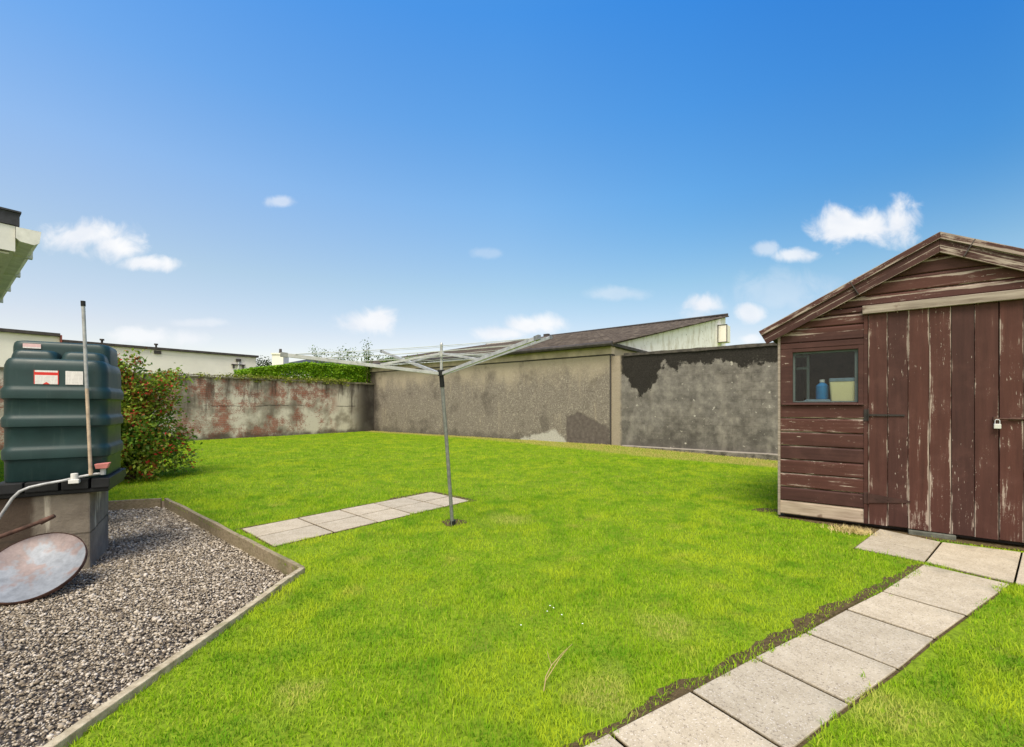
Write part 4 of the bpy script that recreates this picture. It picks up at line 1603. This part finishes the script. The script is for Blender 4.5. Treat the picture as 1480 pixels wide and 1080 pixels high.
# roof
t = MB()
for sg_ in (-1, 1):
    ex = APX + sg_ * (APX + .15)
    ez = APZ - SL * (APX + .15)
    nz = .045
    t.prism([(APX, -.05, APZ + .0), (ex, -.05, ez), (ex, DEP + .1, ez), (APX, DEP + .1, APZ + .0)],
            [(APX, -.05, APZ + nz), (ex, -.05, ez + nz), (ex, DEP + .1, ez + nz), (APX, DEP + .1, APZ + nz)])
t.build('roof', MAT['felt'], shed)


# barge boards (two steps) built along their own local axis so that the paint follows the board
def barge(sg_, mat, label=None):
    Lb = (APX + .17) * math.sqrt(1 + SL * SL)
    ang = math.atan(SL) * (1 if sg_ > 0 else -1)
    parts = []
    t = MB()
    k = math.tan(math.atan(SL))
    # local x along board away from the ridge, z across; mitred at the ridge
    def strip(z0, z1, y0, y1, tt):
        a0_, a1_ = -z0 * k, -z1 * k
        x0 = [(a0_ + .0015), (a1_ + .0015)]
        pl = [(x0[0], z0), (Lb, z0), (Lb, z1), (x0[1], z1)]
        tt.prism([(sg_ * x_, y1, z_) for x_, z_ in pl], [(sg_ * x_, y0, z_) for x_, z_ in pl])
    strip(-.105, -.002, -.078, -.052, t)
    o = t.build('bargeboard', mat, shed, loc=(APX, 0, APZ))
    o.rotation_euler = (0, ang, 0)
    t = MB()
    strip(.0, .052, -.098, -.052, t)
    tr_ = t.build('cover_strip', mat, o)
    if label:
        o['label'] = label
    # joint batten half way down
    t = MB()
    xj = Lb * (.44 if sg_ < 0 else .14)
    t.box(sg_ * xj - .004, sg_ * xj + .004, -.0995, -.079, -.1, .05)
    t.build('joint', MAT['darktrim'], o)


barge(-1, MAT['barge'])
barge(1, MAT['bargeworn'], 'bargeboard worn to bare grey wood')
t = MB()
t.prism([(APX - .15 - APX, -.076, EAVE - .19), (-.06, -.076, EAVE - .115), (-.06, -.05, EAVE - .115), (-.15, -.05, EAVE - .19)],
        [(APX - .15 - APX, -.076, EAVE - .12), (-.06, -.076, EAVE - .075), (-.06, -.05, EAVE - .075), (-.15, -.05, EAVE - .12)])
# window
WX0, WX1, WZ0, WZ1 = .115, .668, 1.232, 1.762
wf = MB()
wf.box(.004, WX0, -.028, .03, 1.205, 1.80)
wf.box(WX1, DX0 - .035, -.028, .03, 1.205, 1.80)
wf.box(.004, DX0 - .035, -.030, .03, 1.802, 1.857)
wf.box(WX0, WX1, -.026, .03, WZ1, 1.80)
win = wf.build('window', MAT['trim'], shed, bevel=.002)
t = MB()
t.prism([(.02, -.045, 1.205), (DX0 - .035, -.045, 1.205), (DX0 - .035, .03, 1.205), (.02, .03, 1.205)],
        [(.02, -.042, 1.222), (DX0 - .035, -.042, 1.222), (DX0 - .035, .03, 1.232), (.02, .03, 1.232)])
t.build('sill', MAT['trim'], win, bevel=.002)
t = MB()
for (xa, xb, za, zb) in ((WX0, WX1, WZ1 - .022, WZ1), (WX0, WX0 + .018, WZ0 + .012, WZ1 - .022), (WX1 - .028, WX1 - .002, WZ0 + .012, WZ1 - .022), (WX0, WX1, WZ0, WZ0 + .012)):
    t.box(xa, xb, .004, .022, za, zb)
t.build('sash', MAT['sash'], win, bevel=.002)
g = G('window_pane')
tr_ = g.n('ShaderNodeBsdfTransparent')
tr_.inputs[0].default_value = (.86, .90, .90, 1)
gl_ = g.n('ShaderNodeBsdfGlossy')
gl_.inputs['Roughness'].default_value = .06
fr = g.n('ShaderNodeFresnel')
fr.inputs[0].default_value = 1.5
mx = g.n('ShaderNodeMixShader')
g.t.links.new(g.M('MULTIPLY', fr.outputs[0], .45), mx.inputs[0])
g.t.links.new(tr_.outputs[0], mx.inputs[1])
g.t.links.new(gl_.outputs[0], mx.inputs[2])
g.t.links.new(mx.outputs[0], g.out.inputs[0])
t = MB()
t.box(WX0 + .004, WX1 - .004, .010, .013, WZ0 + .004, WZ1 - .004)
t.build('pane', g.m, win)
t = MB()
t.box(.035, DX0 - .06, .032, .42, 1.195, 1.215)
t.build('shelf', MAT['inside'], shed)
t = MB()
t.box(DX0 - .075, DX0 - .04, .035, .07, .07, 2.1)
t.build('stud', MAT['inside'], shed)
t = MB()
t.box(.035, .07, .035, .07, .07, 1.95)
t.build('stud', MAT['inside'], shed)
# old sash window stored inside, seen through the pane
ow = thing('window_sash', 'old grey window sash stored inside behind the shed window', 'window sash', SH + EX * .03 + EY * .10 + Vector((0, 0, 1.216)), RZ)
t = MB()
for (xa, xb, za, zb) in ((.075, .10, 0, .52), (.20, .225, 0, .52), (.10, .20, .37, .395), (.10, .20, .0, .022), (.10, .20, .50, .52)):
    t.box(xa, xb, 0, .02, za, zb)
t.build('frame', MAT['sash'], ow, bevel=.002)
tb = thing('storage_tub', 'cream plastic tub on the sill inside the shed window', 'tub', SH + EX * .545 + EY * .11 + Vector((0, 0, 1.216)), RZ)
t = MB()
t.loft([rrect(0, 0, .098 + k, .07 + k, .02, z_) for z_, k in ((0, 0), (.01, .002), (.225, .016), (.226, .016))])
t.build('tub', MAT['cream'], tb, smooth=50)
t = MB()
t.loft([rrect(0, 0, .118, .09, .025, z_) for z_ in (.228, .258)] + [rrect(0, 0, .108, .08, .02, .262)])
t.build('lid', MAT['greycloth'], tb, smooth=50)
bl = thing('bottle', 'blue plastic bottle beside the cream tub in the shed window', 'bottle', SH + EX * .365 + EY * .13 + Vector((0, 0, 1.216)), RZ)
t = MB()
t.tube([(0, 0, .05), (0, 0, .06), (0, 0, .19), (0, 0, .215), (0, 0, .225)], [.05, .055, .055, .03, .02], 18)
t.build('body', MAT['bluecan'], bl, smooth=40)
t = MB()
t.tube([(0, 0, .226), (0, 0, .255)], .024, 14)
t.build('cap', MAT['whiteplastic'], bl, smooth=40)
t = MB()
t.loft([rrect(0, 0, .13 - k, .07, .03, z_) for z_, k in ((0, 0), (.03, .0), (.048, .03))])
tag(t.build('folded_cloth', MAT['greycloth'], None, smooth=40, loc=SH + EX * .33 + EY * .13 + Vector((0, 0, 1.216))), 'folded blue grey cloth under the blue bottle in the shed window', 'cloth').rotation_euler = (0, 0, RZ)
# doors
def door(x0, n, w, label):
    t = MB()
    for k in range(n):
        a = x0 + k * w + .0018
        b_ = x0 + (k + 1) * w - .0018
        dz = random.uniform(-.004, .006)
        dy = random.uniform(-.002, .002)
        t.prism([(a, -.022 + dy, DZ0 + dz), (b_, -.022 + dy, DZ0 + dz), (b_, .0, DZ0 + dz), (a, .0, DZ0 + dz)],
                [(a, -.022 + dy, DZ1), (b_, -.022 + dy, DZ1), (b_, 0, DZ1), (a, 0, DZ1)])
    d = t.build('door', MAT['plank'], shed, bevel=.0022)
    for z_ in (.2, 1.0, 1.85):
        t = MB()
        t.box(x0 + .03, x0 + n * w - .03, .001, .025, z_, z_ + .1)
        t.build('ledge', MAT['inside'], d)
    if label:
        d['label'] = label
    return d


PW_ = .1465
dl = door(DX0, 6, PW_, 'left door leaf with strap hinges')
dr = door(DX0 + 6 * PW_ + .004, 6, (DX1 - DX0 - 6 * PW_ - .004) / 6, 'right door leaf with the bolt')
t = MB()
t.box(DX0 - .034, DX0 - .003, -.026, .03, .04, 2.11)
t.build('door_jamb', MAT['trim'], shed, bevel=.002)
t = MB()
t.box(DX1 + .003, DX1 + .033, -.026, .03, .04, 2.11)
t.build('door_jamb', MAT['trim'], shed, bevel=.002)
t = MB()
t.box(DX0 - .045, WID, -.060, -.027, 2.092, 2.172)
t.box(DX0 - .04, WID - .01, -.0268, .03, 2.112, 2.170)
o = t.build('lintel', MAT['greywood'], shed, bevel=.004)
o['label'] = 'weathered grey rail above the doors'
for z_, ln, hh in ((1.105, .27, .010), (.295, .31, .046)):
    t = MB()
    t.prism([(DX0 + .0, -.027, z_ - hh), (DX0 + ln, -.027, z_ - .008), (DX0 + ln, -.027, z_ + .008), (DX0, -.027, z_ + hh)],
            [(DX0 + .0, -.031, z_ - hh), (DX0 + ln, -.031, z_ - .008), (DX0 + ln, -.031, z_ + .008), (DX0, -.031, z_ + hh)])
    t.box(DX0 - .034, DX0 - .002, -.031, -.0265, z_ - .055, z_ + .055)
    t.tube([(DX0 - .001, -.034, z_ - .055), (DX0 - .001, -.034, z_ + .055)], .006, 8)
    for k in (.06, .15, .24):
        t.tube([(DX0 + k, -.034, z_), (DX0 + k, -.03, z_)], .006, 8)
    t.build('hinge', MAT['hinge'] if z_ < 1 else MAT['darksteel'], dl)
bx0 = DX0 + 6 * PW_
t = MB()
t.tube([(bx0 - .03, -.038, 1.085), (bx0 + .30, -.038, 1.085)], .007, 8)
t.box(bx0 - .035, bx0 - .012, -.044, -.023, 1.068, 1.102)
t.box(bx0 + .06, bx0 + .22, -.03, -.024, 1.07, 1.10)
t.build('bolt', MAT['rust'], dr, bevel=.001)
pk = thing('padlock', 'small silver padlock hanging from the shed door bolt', 'padlock', SH + EX * (bx0 - .012) - EY * .046 + Vector((0, 0, 1.02)), RZ)
t = MB()
t.box(-.022, .022, -.011, .011, -.02, .022)
t.build('body', MAT['lock'], pk, bevel=.005)
t = MB()
t.tube([(-.014, 0, .02)] + [(-.014 * math.cos(a), 0, .045 + .014 * math.sin(a)) for a in [math.pi * k / 8 for k in range(9)]] + [(.014, 0, .02)], .0035, 8)
t.build('shackle', MAT['galv'], pk, smooth=60)

# concrete block under the doors
cbk = SH + EX * 1.2 - EY * .0
t = MB()
t.box(-.16, .16, -.05, .10, -.04, .036)
tag(t.build('concrete_block', MAT['concrete'], None, bevel=.006, loc=cbk), 'grey concrete block wedged under the shed doors', 'block').rotation_euler = (0, 0, RZ)

# dry tuft at the shed's foot
P = SH + EX * .62 - EY * .30
tuft = []
n = 700
u_ = RNG.normal(0, 1, (n, 2)) * (.085, .05)
bxp = P.x + EX.x * u_[:, 0] + EY.x * u_[:, 1]
byp = P.y + EX.y * u_[:, 0] + EY.y * u_[:, 1]
hh = RNG.uniform(.015, .06, n)
ld = RNG.uniform(0, 6.28, n)
le = RNG.uniform(.4, 1.6, n) * hh
w_ = .0022
V = np.empty((n, 3, 3))
V[:, 0] = np.stack([bxp - w_ * np.sin(ld), byp + w_ * np.cos(ld), np.full(n, .002)], 1)
V[:, 1] = np.stack([bxp + w_ * np.sin(ld), byp - w_ * np.cos(ld), np.full(n, .002)], 1)
V[:, 2] = np.stack([bxp + le * np.cos(ld), byp + le * np.sin(ld), hh], 1)
o = np_mesh('dry_tuft', V.reshape(-1, 3) - np.array(P), np.arange(n * 3), np.full(n, 3), MAT['straw'])
o.location = P
tag(o, 'dry straw coloured grass tuft below the shed window', 'grass tuft')

# dry stalk lying on the near lawn
pts_ = [at(786, 999, .02), at(789, 978, .04), at(797, 962, .05), at(812, 945, .05), at(827, 931, .04)]
c0 = pts_[0].copy()
t = MB()
t.tube([p - c0 for p in pts_], [.0022, .0024, .002, .0018, .001], 6)
p2 = [at(788, 985, .03), at(796, 972, .05), at(808, 953, .06), at(820, 938, .05)]
t.tube([p - c0 for p in p2], [.0014, .0016, .0014, .0008], 6)
t.tube([p - c0 for p in (at(797, 962, .05), at(793, 950, .055), at(791, 941, .05))], [.0014, .0012, .0008], 5)
tag(t.build('dry_stalk', MAT['twig'], None, smooth=60, loc=c0), 'thin dry brown plant stalk lying on the near lawn', 'stalk')

# daisies dotted in the lawn
for (px, py) in ((795, 876), (800, 879), (791, 884), (842, 902), (753, 904), (812, 889)):
    p = at(px, py, .026)
    t = MB()
    t.tube([(0, 0, -.03), (0, 0, 0)], .0012, 5, mi=1)
    for k in range(9):
        a = 2 * math.pi * k / 9
        c, s_ = math.cos(a), math.sin(a)
        t.add([(0, 0, .001), (.003 * c - .0012 * s_, .003 * s_ + .0012 * c, .003), (.0055 * c, .0055 * s_, .002), (.003 * c + .0012 * s_, .003 * s_ - .0012 * c, .003)], [(0, 1, 2, 3)])
    tag(t.build('daisy', [MAT['petal'], MAT['hedge']], None, loc=p), 'tiny white daisy in the lawn in front of the dry stalk', 'daisy', 'daisies in the lawn')

# ------------------------------------------------------------------ world: Nishita sky with clouds by direction
AZ = math.radians(192)          # sun azimuth, clockwise from +Y (behind the camera, slightly left)
EL = math.radians(62)
w = bpy.data.worlds.new('World')
SC.world = w
w.use_nodes = True
g = G.__new__(G)
g.t = w.node_tree
g.t.nodes.clear()
g._o = None
out = g.n('ShaderNodeOutputWorld')
sky = g.n('ShaderNodeTexSky')
sky.sky_type = 'NISHITA'
sky.sun_disc = False
sky.sun_elevation = EL
sky.sun_rotation = AZ
sky.air_density = 1.0
sky.dust_density = .6
sky.ozone_density = 2.5
dirv = g.n('ShaderNodeTexCoord').outputs['Generated']
d = g.xyz(dirv)
bg = g.n('ShaderNodeBackground')
bg.inputs[1].default_value = .12
el_ = g.M('DIVIDE', d[2], g.M('SQRT', g.M('ADD', g.M('MULTIPLY', d[0], d[0]), g.M('MULTIPLY', d[1], d[1]))))
tint = g.ramp(el_, [(0, (1.06, .86, .80, 1)), (.14, (1.08, .90, .82, 1)), (.255, (.98, 1.02, .92, 1)), (.44, (.80, 1.14, 1.26, 1)), (.62, (.56, 1.11, 1.44, 1)), (.87, (.36, 1.04, 1.58, 1))])
skyc = g.mix(1, sky.outputs[0], tint, 'MULTIPLY')
lat = g.M('DIVIDE', d[0], g.M('SQRT', g.M('ADD', g.M('MULTIPLY', d[0], d[0]), g.M('MULTIPLY', d[1], d[1]))))
side = g.ramp(g.M('MULTIPLY_ADD', lat, .5, .5), [(.14, (1.3, 1.04, 1, 1)), (.5, (1, 1, 1, 1)), (.68, (.64, .86, .96, 1)), (.86, (.33, .64, .84, 1))])
skyc = g.mix(g.sm(el_, .05, .45), skyc, g.mix(1, skyc, side, 'MULTIPLY'))
skyc = g.mix(1, skyc, (1.03, .96, .885, 1), 'MULTIPLY')
# neutral fill light added as warm white over the unseen sky behind the camera
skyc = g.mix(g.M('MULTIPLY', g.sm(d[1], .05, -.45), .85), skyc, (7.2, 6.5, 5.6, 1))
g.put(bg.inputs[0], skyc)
yy = g.M('MAXIMUM', d[1], .05)
u0 = g.M('DIVIDE', d[0], yy)
v0 = g.M('DIVIDE', d[2], yy)
cmb = g.n('ShaderNodeCombineXYZ')
g.put(cmb.inputs[0], u0)
g.put(cmb.inputs[1], v0)
nz = g.n('ShaderNodeTexNoise')
g.put(nz.inputs['Vector'], cmb.outputs[0])
nz.inputs['Scale'].default_value = 16
nz.inputs['Detail'].default_value = 7
nz.inputs['Roughness'].default_value = .6
nz.inputs['Distortion'].default_value = .5
nf = nz.outputs['Fac']
nz2 = g.n('ShaderNodeTexNoise')
g.put(nz2.inputs['Vector'], g.map((1, 1.6, 1), (3, 5, 0), cmb.outputs[0]))
nz2.inputs['Scale'].default_value = 6
nz2.inputs['Detail'].default_value = 4
CL = [(122, 342, 66, 24, 1), (165, 358, 50, 22, 1), (213, 380, 52, 12, .95), (405, 292, 24, 9, .5), (533, 466, 46, 20, 1), (725, 483, 42, 12, .9), (770, 470, 46, 16, .95),
      (1208, 326, 40, 30, 1), (1252, 330, 62, 26, 1), (1300, 322, 32, 34, 1), (1152, 369, 34, 11, .8), (1106, 359, 22, 12, .5), (1015, 442, 34, 19, 1), (1083, 452, 25, 14, .85),
      (200, 485, 50, 14, .75), (277, 489, 34, 14, .65), (285, 467, 46, 7, .45), (886, 425, 52, 11, .35), (1130, 418, 75, 30, .25), (705, 366, 30, 8, .2), (1086, 490, 18, 8, .7)]
dens = None
for (px, py, rx, ry, k) in CL:
    cu, cv = (px - CX) / F, (HZ - py) / F
    a = g.M('DIVIDE', g.M('SUBTRACT', u0, cu), rx / F)
    b_ = g.M('DIVIDE', g.M('SUBTRACT', v0, cv), ry / F)
    r2 = g.M('SQRT', g.M('ADD', g.M('MULTIPLY', a, a), g.M('MULTIPLY', b_, b_)))
    val = g.M('ADD', g.M('SUBTRACT', 1.0, r2), g.M('MULTIPLY', g.M('SUBTRACT', nf, .5), 2.0))
    q_ = g.M('MULTIPLY', g.sm(val, -.22, .72), k)
    dens = q_ if dens is None else g.M('MAXIMUM', dens, q_)
dens = g.M('MULTIPLY', dens, g.M('GREATER_THAN', d[1], .05))
cb2 = g.n('ShaderNodeBackground')
g.put(cb2.inputs[0], g.ramp(nz2.outputs['Fac'], [(.35, (.80, .85, .93, 1)), (.6, (.97, .98, 1, 1))]))
cb2.inputs[1].default_value = .58
ms = g.n('ShaderNodeMixShader')
g.t.links.new(dens, ms.inputs[0])
g.t.links.new(bg.outputs[0], ms.inputs[1])
g.t.links.new(cb2.outputs[0], ms.inputs[2])
g.t.links.new(ms.outputs[0], out.inputs[0])

sun = bpy.data.lights.new('sun', 'SUN')
sun.energy = 2.7
sun.angle = math.radians(28)
sun.color = (1, .90, .74)
so = bpy.data.objects.new('sun', sun)
COL.objects.link(so)
sd = Vector((math.sin(AZ) * math.cos(EL), math.cos(AZ) * math.cos(EL), math.sin(EL)))
so.rotation_euler = sd.to_track_quat('Z', 'Y').to_euler()

cam = bpy.data.cameras.new('camera')
cam.sensor_width = 36
cam.sensor_fit = 'HORIZONTAL'
cam.lens = F / 1480 * 36
cam.shift_y = (HZ - 540) / 1480
cam.clip_start = .05
cam.clip_end = 2000
co = bpy.data.objects.new('camera', cam)
COL.objects.link(co)
co.location = (0, 0, CAMH)
co.rotation_euler = (math.radians(90), 0, 0)
SC.camera = co
SC.view_settings.view_transform = 'Standard'
SC.view_settings.look = 'None'
SC.view_settings.exposure = .8
SC.view_settings.gamma = 1
SC.cycles.max_bounces = 8
SC.cycles.transparent_max_bounces = 16
